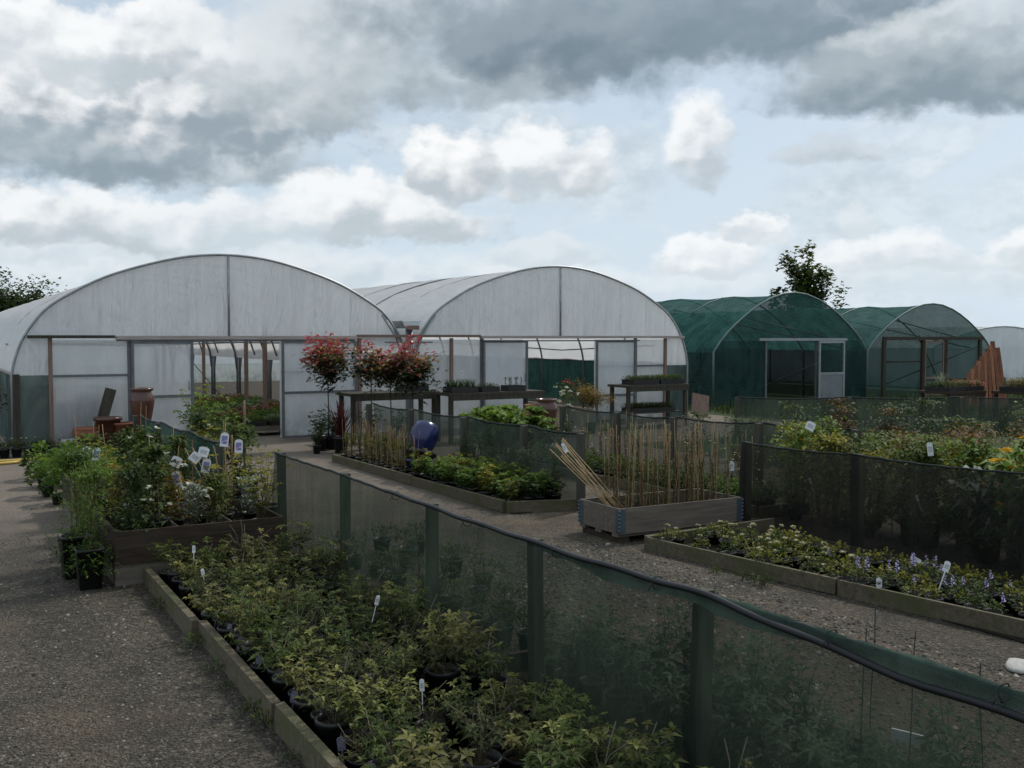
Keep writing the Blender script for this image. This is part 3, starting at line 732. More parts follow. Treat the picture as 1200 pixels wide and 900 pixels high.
boards('dark edging of the plant bed seen through the foreground netting', 'raised_bed', [((3.5, 4.7), (3.5, 1.2)), ((2.75, 4.75), (3.48, 4.72))], .1, .04, M_boarddk)
for nm, x0, x1, y0, y1 in (('bed_floor', 1.44, 2.6, 1.4, 7.75), ('bed_floor', 5.7, 7.0, 2.6, 6.9), ('bed_floor', 5.27, 5.95, 9.0, 14.2), ('bed_floor', 7.36, 8.0, 7.6, 12.8), ('bed_floor', 2.75, 3.47, 1.2, 4.68)):
    struct(nm, rect(x0, x1, y0, y1, .008), M_soil)

# ------------------------------------------------------------------ foreground shrubs
def twigs(me, seed, h, r, n):
    g = random.Random(seed); mb = MB()
    for i in range(n):
        a = g.uniform(0, 6.28); q = r*g.uniform(.5, 1.1)
        mb.tube(stem_path(g, (0, 0, 0), (q*math.cos(a), q*math.sin(a), h*g.uniform(.7, 1.2)), .03, 5), .002, 4, 0, cap=False)
    return mb.mesh('bare_twigs', M_twig)
M_twig = simple('dry_twig', (.20, .17, .12), .8, .2, 0, .5, 30)
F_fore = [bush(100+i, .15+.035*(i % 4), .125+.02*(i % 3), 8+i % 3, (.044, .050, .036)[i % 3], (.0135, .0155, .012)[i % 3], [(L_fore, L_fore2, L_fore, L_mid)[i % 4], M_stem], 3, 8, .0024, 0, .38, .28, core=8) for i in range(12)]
F_twigs = [twigs(None, 130+i, .22, .12, 4) for i in range(4)]
g = random.Random(21)
y = 7.62; row = 0
while y > 2.55:
    for k in range(7):
        x = 1.53+k*.175+g.uniform(-.02, .02)+(.03 if row % 2 else 0)
        if x > 2.56: continue
        if g.random() < .10 or (abs(x-2.2) < .22 and abs(y-4.35) < .17) or (abs(x-2.35) < .2 and abs(y-6.35) < .15): continue
        o = potted('potted_shrub', 'young shrub with whorled olive yellow leaves in a black pot, foreground bed', 'potted shrub', (x, y+g.uniform(-.02, .02), .01), g.choice(F_fore), POT, .1, 'potted shrubs in the foreground bed', sc=g.choice((.75, .9, 1, 1.08, 1.25))*g.uniform(.93, 1.07), tilt=.22)
        if g.random() < .35: part('bare_twigs', g.choice(F_twigs), o, (0, 0, .1))
    y -= .172; row += 1
F_weed = [mound(170+i, .07, .07, 40, .05, .012, [L_mid, M_stem]) for i in range(2)]
for i in range(14):
    x, y_ = ((1.36-g.uniform(0, .05), g.uniform(3.8, 7.6)) if i < 8 else (5.36+(6.9-4)*.0+g.uniform(-.05, .0), g.uniform(5.2, 6.8)))
    single('weed', g.choice(F_weed), 'small green weed growing out of the gravel at the foot of an edging plank', 'weed', (x, y_, 0), g.uniform(0, 6), 'weeds along the edging planks', scale=g.uniform(.5, 1.1))
for i, (x, y_, a, l) in enumerate(((1.05, 4.35, .6, .2), (1.2, 4.9, 2.0, .13), (.55, 4.6, 1.2, .1))):
    mb = MB(); mb.tube([(0, 0, .006), (l*.5, .012, .012), (l, -.006, .008)], .0035, 5, r2=.0015)
    single('twig', mb, ['long pale twig lying on the gravel beside the edging plank', 'short pale twig on the gravel near the middle of the edging', 'tiny twig on the open gravel'][i], 'twig', (x, y_, 0), a, mats=M_twig)
# labels in that bed
def card(w, h, tilt=0, stalk=.06, mats=None, pict=False, stub=True):
    mb = MB(); n = 6
    pts = [(-w/2, 0), (w/2, 0), (w/2, h*.8)]+[(w/2*math.cos(a), h*.8+h*.2*math.sin(a)) for a in (.5, 1.05, 1.57, 2.1, 2.6)]+[(-w/2, h*.8)]
    f = [(x, -.0012, z+stalk) for x, z in pts]; b = [(x, .0012, z+stalk) for x, z in pts]; k = len(pts)
    mb.add(f+b, [tuple(range(k)), tuple(range(2*k-1, k-1, -1))]+[(i, k+i, k+(i+1) % k, (i+1) % k) for i in range(k)], 0)
    if stub: mb.box((0, 0, stalk/2-.02), (w*.2, .002, stalk+.04))
    if pict: mb.box((0, -.0022, stalk+h*.48), (w*.7, .0012, h*.55), None, 1)
    else:
        for q in (.35, .5, .62): mb.box((0, -.002, stalk+h*q), (w*.66, .001, h*.05), None, 1)
    return mb
CARD_W = card(.022, .055).mesh('plant_label', [M_white, M_print]); CARD_L = card(.034, .06).mesh('plant_label', [M_lilac, M_print])
CARD_P = card(.07, .12, stalk=0, stub=False, pict=True).mesh('plant_label', [M_white, M_pict]); CARD_B = card(.085, .085, stalk=.0, stub=False).mesh('plant_label', [M_white, M_print])
for x, y_, z in ((1.62, 7.25, .26), (1.58, 6.75, .2), (2.12, 5.15, .31), (1.9, 4.05, .2)):
    single('plant_label', CARD_W, 'small white name tag standing among the foreground potted shrubs', 'plant label', (x, y_, z), R(-30)+g.uniform(-.5, .5), 'white tags in the foreground bed', rot=(R(g.uniform(-25, 5)), R(g.uniform(-20, 20)), R(-30)))
for i in range(9):
    single('plant_label', CARD_L, 'lilac grey plant label tucked into a pot along the left edge of the foreground bed', 'plant label', (1.475+g.uniform(-.012, .025), 6.2-i*.33+g.uniform(-.06, .06), .06), group='lilac labels along the edging', rot=(R(g.uniform(-15, 5)), R(g.uniform(-12, 12)), R(-35+g.uniform(-25, 25))))
# plants beyond the foreground net
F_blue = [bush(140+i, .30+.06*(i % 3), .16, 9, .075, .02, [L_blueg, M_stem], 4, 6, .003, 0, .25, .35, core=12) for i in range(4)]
for i in range(34):
    yy = 2.35+2.3*(i % 12)/12+g.uniform(-.05, .05); xx = 2.86+.22*(i//12)+g.uniform(-.03, .03)
    potted('potted_shrub', 'dark bushy shrub in a pot seen through the foreground netting', 'potted shrub', (xx, yy, .01), g.choice(F_blue), POT, .1, 'potted shrubs behind the foreground netting', sc=g.uniform(.65, 1.1), tilt=.15)
F_low = [mound(150+i, .16, .15, 130, .05, .014, [L_mid, M_stem]) for i in range(3)]
for i in range(22):
    potted('potted_shrub', 'low green plant in a pot half hidden by the foreground netting', 'potted plant', (2.84+g.uniform(0, .75)*(.5 if i < 8 else 1), 4.95+i*.14+g.uniform(-.05, .05), 0.002), g.choice(F_low), POT, .1, 'low plants behind the foreground netting', sc=g.uniform(.8, 1.3))
for (x, yy) in ((2.86, 2.45), (2.95, 2.3), (3.1, 2.6), (2.9, 1.95)):
    single('bamboo_cane', cane_mesh(.82, .0028, g.uniform(-.04, .04), M_rope, i), 'thin dark stake standing behind the foreground netting', 'stake', (x, yy, .0), g.uniform(0, 6), 'dark stakes behind the netting')
mb = MB(); mb.box((0, 0, 0), (.01, .16, .05)); single('plant_label', mb, 'white block label lying flat behind the foreground netting', 'plant label', (3.3, 2.55, .28), R(20), mats=M_white)

# ------------------------------------------------------------------ left display
def crate(loc, w, d, z0, z1, label, m=M_boarddk):
    root = thing('display_crate', label, 'crate', loc)
    b = .022
    for nm, a, c in (('front_board', (0, 0, z0), (w, b, z1)), ('back_board', (0, d-b, z0), (w, d, z1)), ('side_board', (0, b+.001, z0), (b, d-b-.001, z1)), ('side_board', (w-b, b+.001, z0), (w, d-b-.001, z1))):
        mb = MB(); mb.span(a, c); part(nm, mb, root, mats=m)
    for q in (.36, .68): mb = MB(); mb.span((w*q-.006, b+.001, z0+.02), (w*q+.006, d-b-.001, z1-.004)); part('divider', mb, root, mats=M_grey)
    mb = MB(); mb.span((b+.001, b+.001, z0+.002), (w-b-.001, d-b-.001, z0+.06)); part('compost', mb, root, mats=M_soil)
    for x in (.0, w-.42): mb = MB(); mb.span((x, .02, 0), (x+.4, d-.02, z0-.03)); part('plinth', mb, root, mats=M_grey)
    mb = MB(); mb.span((-.01, -.0, z0-.029), (w+.005, d, z0-.001)); part('base_board', mb, root, mats=m)
    return root
crate((1.19, 7.85, 0), 1.28, 1.05, .19, .41, 'dark wooden display crate nearest the camera holding flowering climbers')
crate((1.22, 9.02, 0), 1.05, 1.2, .19, .40, 'second dark wooden display crate back on the left, next to the green net')
crate((1.25, 10.4, 0), 1.0, 1.3, .19, .40, 'third dark wooden display crate back on the left, under terracotta pots')
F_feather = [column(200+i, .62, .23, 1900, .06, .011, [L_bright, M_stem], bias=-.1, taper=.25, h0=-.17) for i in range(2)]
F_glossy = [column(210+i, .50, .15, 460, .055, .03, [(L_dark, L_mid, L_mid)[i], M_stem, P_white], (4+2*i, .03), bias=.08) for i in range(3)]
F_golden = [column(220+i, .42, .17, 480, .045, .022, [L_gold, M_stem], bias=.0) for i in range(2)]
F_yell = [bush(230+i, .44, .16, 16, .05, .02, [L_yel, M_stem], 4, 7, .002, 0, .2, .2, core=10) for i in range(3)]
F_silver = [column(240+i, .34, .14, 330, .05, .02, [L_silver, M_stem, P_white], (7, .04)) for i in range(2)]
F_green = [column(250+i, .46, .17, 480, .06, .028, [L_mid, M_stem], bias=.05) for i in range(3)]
for i, (x, y_, s) in enumerate(((1.02, 7.93, 1.0), (.97, 8.35, 1.1), (1.06, 8.75, .95))):
    potted('potted_climber', ['feathery bright green plant in a tall black pot at the crate corner', 'tallest feathery green plant in a black pot on the gravel, left of the crate', 'feathery green plant in a black pot, third along the crate side'][i], 'potted plant', (x, y_, 0), F_feather[i % 2], POTT, .28, rz=.05*i, sc=s)
lefts = [
 (1.36, 8.05, 'glossy', 1.05, 'dark glossy climber with white stars at the left end of the front crate'),
 (1.55, 8.2, 'glossy', 1.25, 'taller dark leaved climber on two canes in the front crate'),
 (1.78, 8.0, 'silver', 1.0, 'silver grey plant with white blooms in the middle of the front crate'),
 (1.72, 8.35, 'golden', 1.1, 'golden orange leaved shrub behind the silver plant in the front crate'),
 (1.98, 8.1, 'green', .9, 'mid green bushy climber right of the silver plant in the front crate'),
 (2.12, 8.35, 'yell', 1.15, 'yellow green shrub at the right of the front crate by the fence end'),
 (2.33, 8.05, 'yell', .95, 'smaller yellow green shrub at the right corner of the front crate'),
 (2.36, 8.45, 'silver', .9, 'pale silver leaved plant against the fence end post'),
 (1.4, 8.55, 'green', 1.0, 'green climber at the back left of the front crate'),
 (1.98, 8.6, 'golden', .8, 'small amber leaved plant at the back of the front crate'),
 (1.4, 9.2, 'golden', .9, 'yellow leaved plant at the left of the second crate'),
 (1.65, 9.3, 'glossy', 1.25, 'white flowered dark climber in the second crate'),
 (1.95, 9.3, 'green', 1.2, 'broad green climber in the second crate under the white cards'),
 (2.1, 9.75, 'green', .95, 'green plant close to the dense green net in the second crate'),
 (1.45, 9.8, 'yell', 1.05, 'lime shrub at the back of the second crate'),
 (1.75, 10.0, 'glossy', 1.0, 'dark climber with few blooms at the back of the second crate'),
 (1.4, 10.6, 'yell', 1.1, 'lime shrub in the third crate'),
 (1.75, 10.7, 'green', 1.2, 'tall green climber in the third crate'),
 (2.05, 10.8, 'glossy', 1.05, 'dark climber by the net in the third crate'),
 (1.5, 11.3, 'green', 1.0, 'green climber at the back of the third crate')]
KIND = {'glossy': F_glossy, 'silver': F_silver, 'golden': F_golden, 'green': F_green, 'yell': F_yell}
for i, (x, y_, k, s, lab) in enumerate(lefts):
    potted('potted_climber', lab, 'potted plant', (x, y_, .255), KIND[k][i % len(KIND[k])], POT, .11, sc=s)
g = random.Random(8)
for i in range(17):
    x = g.uniform(1.35, 2.3); y_ = g.uniform(8.1, 11.6); h = g.uniform(.62, .95)
    single('bamboo_cane', cane_mesh(h, .0045, g.uniform(-.1, .1), M_cane if i % 2 else M_canebr, i), 'thin bamboo cane standing among the climbers in the left crates', 'cane', (x, y_, .25), g.uniform(0, 6.28), 'canes in the left crates')
for i in range(5):
    single('bamboo_cane', cane_mesh(.62, .0045, -.30+.05*i, M_cane, 40+i), 'slanting bamboo cane right of the white cards in the front crate', 'cane', (2.16+.015*i, 8.55+.03*i, .3), -.3, 'slanting canes by the white cards')
def put_card(me, loc, rx, ry, rz, label, group=None): single('plant_label', me, label, 'plant label', loc, group=group, rot=(R(rx), R(ry), R(rz)))
put_card(CARD_B, (1.735, 8.42, .80), -12, 25, -28, 'square white card tilted on a cane, leftmost of three in the front crate')
put_card(CARD_B, (1.90, 8.52, .82), -10, 40, -24, 'square greyish card turned on its corner between two white cards')
put_card(CARD_B, (1.97, 8.46, .86), -14, 15, -30, 'square white card highest of the three on the canes')
put_card(CARD_P, (2.0, 8.5, .72), -5, 10, -30, 'rounded white label hanging below the highest white card')
put_card(CARD_P, (1.74, 8.28, .66), -8, -18, -28, 'picture label of a purple bloom below the left white card')
put_card(CARD_P, (2.16, 8.5, .93), -5, 5, -32, 'purple picture label high on a reddish stake by the net corner')
put_card(CARD_P, (2.35, 8.75, .84), -5, 0, -32, 'narrow white label beside the yellow green shrub')
for i, (x, y_, z) in enumerate(((1.12, 9.75, .70), (1.19, 9.85, .69), (1.26, 9.9, .73), (1.35, 9.95, .71))):
    put_card(CARD_P, (x, y_, z), -8, (-6, 8, 2, 5)[i], -28, ['purple clematis picture label, leftmost of the four in a row', 'pale blue picture label, second of the four in a row', 'tallest purple picture label, third of the four in a row', 'pink and purple picture label, rightmost of the four in a row'][i])
    single('bamboo_cane', cane_mesh(.5, .004, 0, M_cane, 70+i), 'short cane carrying a clematis picture label', 'cane', (x, y_+.01, .22), 0, 'canes behind the picture labels')
# lime plants on the ground further along the left bed
F_lime = [mound(260+i, .30, .2, 220, .085, .045, [L_bright, M_stem]) for i in range(3)]
for i in range(16):
    x = 1.25+.28*(i % 4)+g.uniform(-.05, .05); y_ = 12.1+.75*(i//4)+g.uniform(-.1, .1)
    potted('potted_plant', 'leafy bright green plant on the ground beyond the left crates', 'potted plant', (x, y_, 0), g.choice(F_lime), POT, .1, 'leafy plants beyond the left crates', sc=g.uniform(.9, 1.35))
# yellow green plants beside the fence end
for i, (x, y_, k, s, lab) in enumerate(((2.75, 9.3, 'yell', 1.25, 'yellow green shrub on the gravel behind the fence end post'), (2.7, 10.2, 'green', 1.5, 'tall green climber with a white label behind the net corner'), (3.0, 10.9, 'green', 1.3, 'slim green climber on a brown stake near the tunnel yard'), (2.75, 11.6, 'yell', 1.4, 'lime shrub along the outside of the left green net'), (2.9, 12.6, 'glossy', 1.4, 'dark leaved climber outside the left green net'))):
    potted('potted_climber', lab, 'potted plant', (x, y_, 0), KIND[k][i % 2], POTL, .2, sc=s)
single('stake', cane_mesh(1.15, .016, 0, M_brownpost, 3), 'brown wooden stake beside the slim green climber', 'stake', (3.05, 11.1, 0))
single('stake', cane_mesh(.95, .012, .02, M_canebr, 4), 'reddish stake at the corner of the left green net', 'stake', (2.42, 9.3, 0))
# big green shrub in front of the tunnel door
potted('potted_shrub', 'big spreading fresh green shrub in front of the left tunnel opening', 'potted shrub', (3.66, 15.5, 0), bush(270, .95, .48, 26, .10, .045, [L_bright, M_stem], 6, 6, .005, 0, .2, .3, core=60), POTL, .18)

# terracotta pots by the left tunnel
def lathe_thing(name, prof, m, label, cat, loc, rot=None, n=28):
    mb = MB(); mb.lathe(prof, n); return single(name, mb, label, cat, loc, mats=m, rot=rot)
URN = [(.0, 0), (.11, 0), (.12, .02), (.17, .25), (.20, .42), (.19, .5), (.15, .56), (.145, .57), (.185, .60), (.185, .63), (.15, .63), (.13, .57), (.16, .45), (.1, .1), (0, .05)]
def sc_(p, a, b): return [(r*a, z*b) for r, z in p]
lathe_thing('plant_pot', sc_(URN, .95, 1.0), M_glaze, 'tall brown glazed urn with rolled rim near the left tunnel door', 'pot', (2.95, 16.6, .42))
mb = MB(); mb.box((0, 0, .2), (.45, .45, .40), jit=.01); single('pot_stand', mb, 'dark block under the tall brown urn', 'stand', (2.95, 16.6, .01), mats=M_boarddk)
TUB = [(0, 0), (.15, 0), (.16, .02), (.19, .30), (.215, .30), (.22, .35), (.19, .35), (.17, .1), (0, .05)]
lathe_thing('plant_pot', TUB, M_glaze, 'straight sided brown tub left of the tall urn', 'pot', (2.5, 17.0, .23))
mb = MB(); mb.box((0, 0, .11), (.9, .4, .22), jit=.008); single('pot_stand', mb, 'low dark plank platform under the brown tub', 'stand', (2.45, 17.0, .005), mats=M_boarddk)
BOWL = [(0, 0), (.12, 0), (.2, .07), (.21, .13), (.19, .17), (.205, .19), (.19, .2), (.17, .16), (.14, .05), (0, .03)]
lathe_thing('plant_pot', BOWL, M_terra, 'squat terracotta bowl left of the brown tub', 'pot', (2.18, 17.0, .23))
lathe_thing('plant_pot', sc_(TUB, .75, .65), M_stone, 'small grey stone pot left of the terracotta bowl', 'pot', (1.95, 17.2, .005))
lathe_thing('plant_pot', sc_(TUB, .9, .75), M_terra, 'short terracotta pot between the brown tub and the tall urn', 'pot', (2.72, 16.95, .23))
# row of dark pots at the foot of the tunnel
F_row = [mound(280+i, .13, .12, 90, .05, .02, [L_mid, M_stem, P_white], flowers=(1 if i else 2, .02, 'pom')) for i in range(3)]
for i in range(9):
    potted('potted_plant', 'small plant in a black pot in the row along the foot of the left tunnel', 'potted plant', (.35+.17*i, 17.15+.02*(i % 2), 0), F_row[i % 3], POT, .1, 'row of pots at the left tunnel foot', sc=1.15)
potted('potted_shrub', 'rust red flowering shrub in a dark pot at the left picture edge', 'potted shrub', (.82, 17.9, 0), crown(290, .35, .3, 26, 30, .07, .05, [L_rust, M_stem], .4), POTL, .85)
mb = MB(); mb.span((-.3, -.2, .9), (.3, .2, .95))
for x in (-.27, .27):
    for q in (-.17, .17): mb.span((x-.025, q-.025, 0), (x+.025, q+.025, .9))
single('plant_stand', mb, 'dark wooden stand at the left edge beside the tunnel', 'stand', (.55, 18.6, 0.0), mats=M_post)
for k, (a, b) in enumerate((((-1.5, 16.3), (1.45, 16.62)), ((-1.5, 16.05), (1.2, 16.3)))):
    mb = MB(); mb.tube([(a[0]+(b[0]-a[0])*i/20, a[1]+(b[1]-a[1])*i/20+.05*math.sin(i*.6+k), .025) for i in range(21)], .022, 8)
    single('hose', mb, ['pale yellow hose lying on the ground before the left tunnel, the farther one', 'pale yellow hose lying on the ground before the left tunnel, the nearer one'][k], 'hose', mats=M_yel)

# ------------------------------------------------------------------ middle bed
F_mid = [bush(300+i, .25+.05*(i % 3), .14, 10, .062, .03, [(L_bright, L_yel, L_bright, L_mid)[i % 4], M_stem], 3, 7, .0025, 0, .2, .25, core=25) for i in range(5)]
g = random.Random(9)
for j in range(15):
    for k in range(4):
        x = 5.37+.17*k+g.uniform(-.02, .02); y_ = 9.18+.168*j
        if k == 3 and j > 9 or (j > 12 and k > 0): continue
        potted('potted_plant', 'leafy green plant in a black pot in the middle bed before the blue jar', 'potted plant', (x, y_+g.uniform(-.02, .02), .01), g.choice(F_mid), POT, .09, 'green pots in the middle bed', sc=g.uniform(.85, 1.12))
F_dill = [column(310+i, .48, .15, 700, .05, .007, [L_blueg, M_stem], taper=.2) for i in range(2)]
for i, (x, y_) in enumerate(((5.75, 9.5), (5.82, 9.95), (5.78, 10.35), (5.85, 10.8), (5.9, 9.2), (5.82, 11.2))):
    potted('potted_plant', 'wispy grey green feathery plant against the middle netting', 'potted plant', (x, y_, .01), F_dill[i % 2], POT, .1, 'wispy plants along the middle netting', sc=g.uniform(.95, 1.2))
F_spr = [column(320+i, .34, .075, 120, .035, .014, [L_yel if i < 2 else L_mid, M_stem], taper=.3) for i in range(3)]
CANE_S = [[cane_mesh(.52+.05*((i+k) % 3), .0041, (-.05, .02, .045)[k], M_cane if (i+k) % 2 else M_canebr, 100+10*i+k) for k in range(3)] for i in range(4)]
CANE_L = [[cane_mesh(.82+.06*((i+k) % 3), .0042, (-.06, .03, .05)[k], M_canebr if (i+k) % 2 else M_cane, 200+10*i+k) for k in range(3)] for i in range(4)]
def staked(loc, canes, fol, label, group, sc=1.0, n=3, pot=POT):
    t = thing('staked_plant', label, 'staked plant', loc, rnd.uniform(0, 6.28), group, sc)
    part('pot', pot, t); part('foliage', fol, t, (0, 0, .1))
    for k in range(n):
        a = k*2.1; part('cane', canes[k % 3], t, (.035*math.cos(a), .035*math.sin(a), .03), (0, 0, a))
    return t
for j in range(10):
    for k in range(3):
        if j < 2 and k > 0: continue
        staked((5.34+.19*k+g.uniform(-.03, .03), 11.62+.26*j+g.uniform(-.03, .03), .01), CANE_S[(j+k) % 4], F_spr[(j*2+k) % 3], 'young green plant tied to bamboo canes in the middle bed, left of the blue jar', 'staked plants beside the blue jar')
# blue glazed jars
JAR = [(0, 0), (.09, 0), (.10, .015), (.155, .12), (.185, .25), (.18, .36), (.14, .44), (.12, .45), (.0, .452)]
t = thing('glazed_jar', 'large shiny cobalt blue jar tipped over on top of a dark pot', 'jar', (5.55, 11.85, .32), rot=(R(-10), R(17), 0))
mb = MB(); mb.lathe(sc_(JAR, 1.0, .96), 32); part('body', mb, t, mats=M_blue)
mb = MB(); mb.lathe([(.1, -.02), (.2, .0), (.205, .03), (.15, .06)], 28); part('saucer', mb, t, mats=M_pot)
t = thing('glazed_jar', 'smaller blue glazed pot under the tipped cobalt jar', 'jar', (5.52, 11.85, .01))
mb = MB(); mb.lathe(sc_(TUB, .85, .78), 28); part('body', mb, t, mats=M_blue)

# ------------------------------------------------------------------ pallet collar with canes
def collar():
    root = thing('pallet_collar_box', 'weathered grey wooden box with blue grey corner hinges on a low pallet', 'planter box', (5.33, 7.22, 0), R(-1.5))
    W, D, z0, z1, b = 1.42, .66, .085, .315, .024
    for nm, a, c in (('front_board', (0, 0, z0), (W, b, z1)), ('back_board', (0, D-b, z0), (W, D, z1)), ('side_board', (0, b+.001, z0), (b, D-b-.001, z1)), ('side_board', (W-b, b+.001, z0), (W, D-b-.001, z1))):
        mb = MB(); mb.span(a, c); part(nm, mb, root, mats=M_grey)
    for (x, y) in ((0, 0), (W, 0), (0, D), (W, D)):
        sx = 1 if x == 0 else -1; sy = 1 if y == 0 else -1
        mb = MB()
        mb.span((x-sx*.004, y-sy*.004, z0+.01), (x+sx*.06, y-sy*.001, z1-.01)); mb.span((x-sx*.004, y, z0+.01), (x-sx*.001, y+sy*.06, z1-.01))
        for k in range(6): mb.tube([(x-sx*.006, y-sy*.006, z0+.02+k*.035), (x-sx*.006, y-sy*.006, z0+.042+k*.035)], .009, 6)
        part('corner_hinge', mb, root, mats=M_hinge)
    mb = MB(); mb.span((b+.002, b+.002, z0+.002), (W-b-.002, D-b-.002, z0+.03)); part('floor', mb, root, mats=M_soil)
    for y in (.03, .3, .57):
        mb = MB(); mb.span((.0, y, .055), (W, y+.09, .083)); part('pallet_slat', mb, root, mats=M_grey)
    for x in (.02, W/2-.05, W-.14):
        mb = MB(); mb.span((x, .02, 0), (x+.1, D-.02, .054)); part('pallet_bearer', mb, root, mats=M_boarddk)
collar()
F_twig = [column(330+i, .50, .08, 120, .03, .014, [L_rust if i == 1 else L_mid, M_stem], taper=.2) for i in range(3)]
g = random.Random(10)
for j in range(9):
    for k in range(3):
        staked((5.52+.145*j+g.uniform(-.03, .03), 7.36+.18*k+g.uniform(-.03, .03), .117), CANE_L[(j+2*k) % 4], F_twig[(j+k) % 3], 'sparse young plant tied to tall bamboo canes in the grey box', 'staked plants in the grey box', sc=.95, n=2 if (j+k) % 3 else 3, pot=POTS)
for i in range(9):
    a = Vector((5.45+.022*i, 7.32+.012*(i % 3), .13)); b = Vector((5.25-.02*(i % 4)+.018*i, 8.05+.10*(i % 3), .86-.05*(i % 4)))
    mb = MB(); mb.tube([a, a.lerp(b, .5)+Vector((0, 0, .01)), b], .0048, 6)
    single('bamboo_cane', mb, 'loose bamboo cane leaning out over the left end of the grey box', 'cane', group='loose canes leaning from the grey box', mats=M_cane)
put_card(card(.035, .10, stalk=0, stub=False).mesh('plant_label', [M_white, M_print]), (5.235, 7.93, .76), -10, -28, -30, 'white slip label tied to the top of the leaning canes')

# ------------------------------------------------------------------ back bed
F_back = [mound(340+i, .2, .14, 160, .05, .024, [L_bright if i == 0 else L_mid, M_stem]) for i in range(3)]
for j in range(22):
    for k in range(2 if j % 3 else 3):
        y_ = 7.8+.22*j+g.uniform(-.04, .04)
        potted('potted_plant', 'low green plant in a black pot in the back bed beyond the cane box', 'potted plant', (7.42+.17*k+g.uniform(-.02, .02), y_, .01), g.choice(F_back), POT, .09, 'low green pots in the back bed', sc=g.uniform(.9, 1.2))
F_brown = [column(350+i, .62, .09, 110, .04, .018, [L_rust if i % 2 else L_mid, M_stem, P_cream], (5, .02), taper=.1) for i in range(4)]
for i in range(26):
    staked((7.55+g.uniform(0, .4), 7.9+.16*i*.95+g.uniform(-.05, .05), .01), CANE_L[i % 4], F_brown[i % 4], 'tall thin brownish plant on canes along the back netting', 'tall staked plants in the back bed', sc=g.uniform(.78, .95), n=1)
# tall mixed plants showing above the black netting
F_tall = [column(360+i, .82+.06*i, .27, 800, .08, .034, [[L_yel, L_mid, L_bright, L_rust, L_mid][i], M_stem, [P_cream, P_white, P_cream, P_cream, P_yellow][i]], (2 if i < 4 else 12, .028), taper=.2, bias=.1) for i in range(5)]
F_big = bush(370, .82, .42, 26, .17, .06, [L_bright, M_stem, P_yellow], 5, 6, .005, 0, .2, .5, (7, .055), 30)
F_pale = bush(371, .72, .3, 16, .14, .05, [L_silver, M_stem], 4, 6, .005, 0, .25, .5, None, 10)
talls = [(7.85, 7.55, 0, 1.08, 'yellow leaved upright shrub with a white card above the net corner'), (7.9, 7.2, 2, 1.02, 'bright green upright shrub right of the yellow one behind the black net'),
 (7.75, 6.75, 1, .85, 'short mid green plant behind the black net'), (7.8, 6.1, 3, .95, 'rusty brown foliage plant behind the black net'), (7.62, 5.75, 1, 1.02, 'tall green plant with white seed heads behind the black net'),
 (7.85, 5.5, 3, 1.05, 'reddish bronze shrub behind the white slip label'), (7.6, 5.25, 2, .95, 'cream flowered green plant over the black net'), (7.9, 4.95, 1, 1.05, 'bushy dark green plant near the yellow flowers'),
 (8.6, 6.3, 0, .95, 'lime shrub further behind the black net'), (8.8, 5.6, 3, 1.0, 'second bronze shrub further behind the black net'), (8.7, 7.1, 1, .9, 'dark shrub behind the bright green upright one'), (9.2, 6.6, 3, .9, 'dull red shrub at the back of the mixed plants'),
 (9.3, 5.6, 4, .95, 'green shrub with scattered yellow flowers at the back'), (8.5, 5.0, 3, 1.0, 'brown stemmed plant behind the yellow flowered one')]
for (x, y_, k, s, lab) in talls: potted('potted_shrub', lab, 'potted shrub', (x, y_, .0), F_tall[k], POTL, .17, sc=s*.88)
potted('potted_shrub', 'broad leaved plant with bright yellow flowers hanging over the black netting', 'potted shrub', (7.55, 4.72, 0), F_big, POTL, .2, sc=1.0)
potted('potted_shrub', 'pale leaved plant drooping over the top of the black netting at the right edge', 'potted shrub', (7.42, 4.5, 0), F_big, POTL, .16, sc=.95)
potted('potted_shrub', 'lush broad leaved plant behind the yellow flowers at the right edge', 'potted shrub', (7.95, 4.55, 0), F_big, POTL, .25, sc=1.1)
potted('potted_shrub', 'silvery large leaved plant between the bronze shrub and the yellow flowers', 'potted shrub', (7.5, 5.1, 0), F_pale, POTL, .17, sc=1.0)
F_mass = [column(374+i, .78, .26, 620, .07, .034, [(L_yel, L_bright, L_mid)[i], M_stem, P_yellow], (0, 3, 2)[i] and ((0, 3, 2)[i], .03) or None, taper=.12, bias=.12) for i in range(3)]
for i in range(19):
    y_ = 4.35+.165*i
    potted('potted_shrub', 'leafy yellow green plant in the continuous mass behind the black netting', 'potted shrub', (7.55+.22*(i % 3)+g.uniform(-.05, .05), y_+g.uniform(-.05, .05), 0), F_mass[(i*2+i//4) % 3], POT, .1, 'leafy mass behind the black netting', sc=g.uniform(.92, 1.12))
put_card(card(.09, .09, stalk=0, stub=False).mesh('plant_label', [M_white, M_print]), (7.55, 7.1, .93), -10, 25, -32, 'square white card on the yellow leaved shrub above the black netting')
put_card(card(.05, .12, stalk=0, stub=False).mesh('plant_label', [M_white, M_print]), (7.45, 5.62, .83), -8, -5, -32, 'upright white slip label above the black netting')
put_card(card(.05, .1, stalk=0, stub=False).mesh('plant_label', [M_white, M_print]), (7.02, 7.62, .5), 0, 0, -30, 'white label at the left end of the black netting')
for i in range(12):
    single('bamboo_cane', cane_mesh(g.uniform(.7, 1.0), .005, g.uniform(-.05, .05), M_canebr, 300+i), 'bamboo cane among the mixed tall plants behind the black netting', 'cane', (7.5+g.uniform(0, .5), 4.6+g.uniform(0, 3.0), 0), g.uniform(0, 6), 'canes behind the black netting')
for i in range(4):
    put_card(CARD_W, (7.3, 5.0+.6*i, .3+.1*(i % 2)), 0, 20*(-1)**i, -30, 'small white tag seen dimly through the black netting', 'white tags behind the black netting')

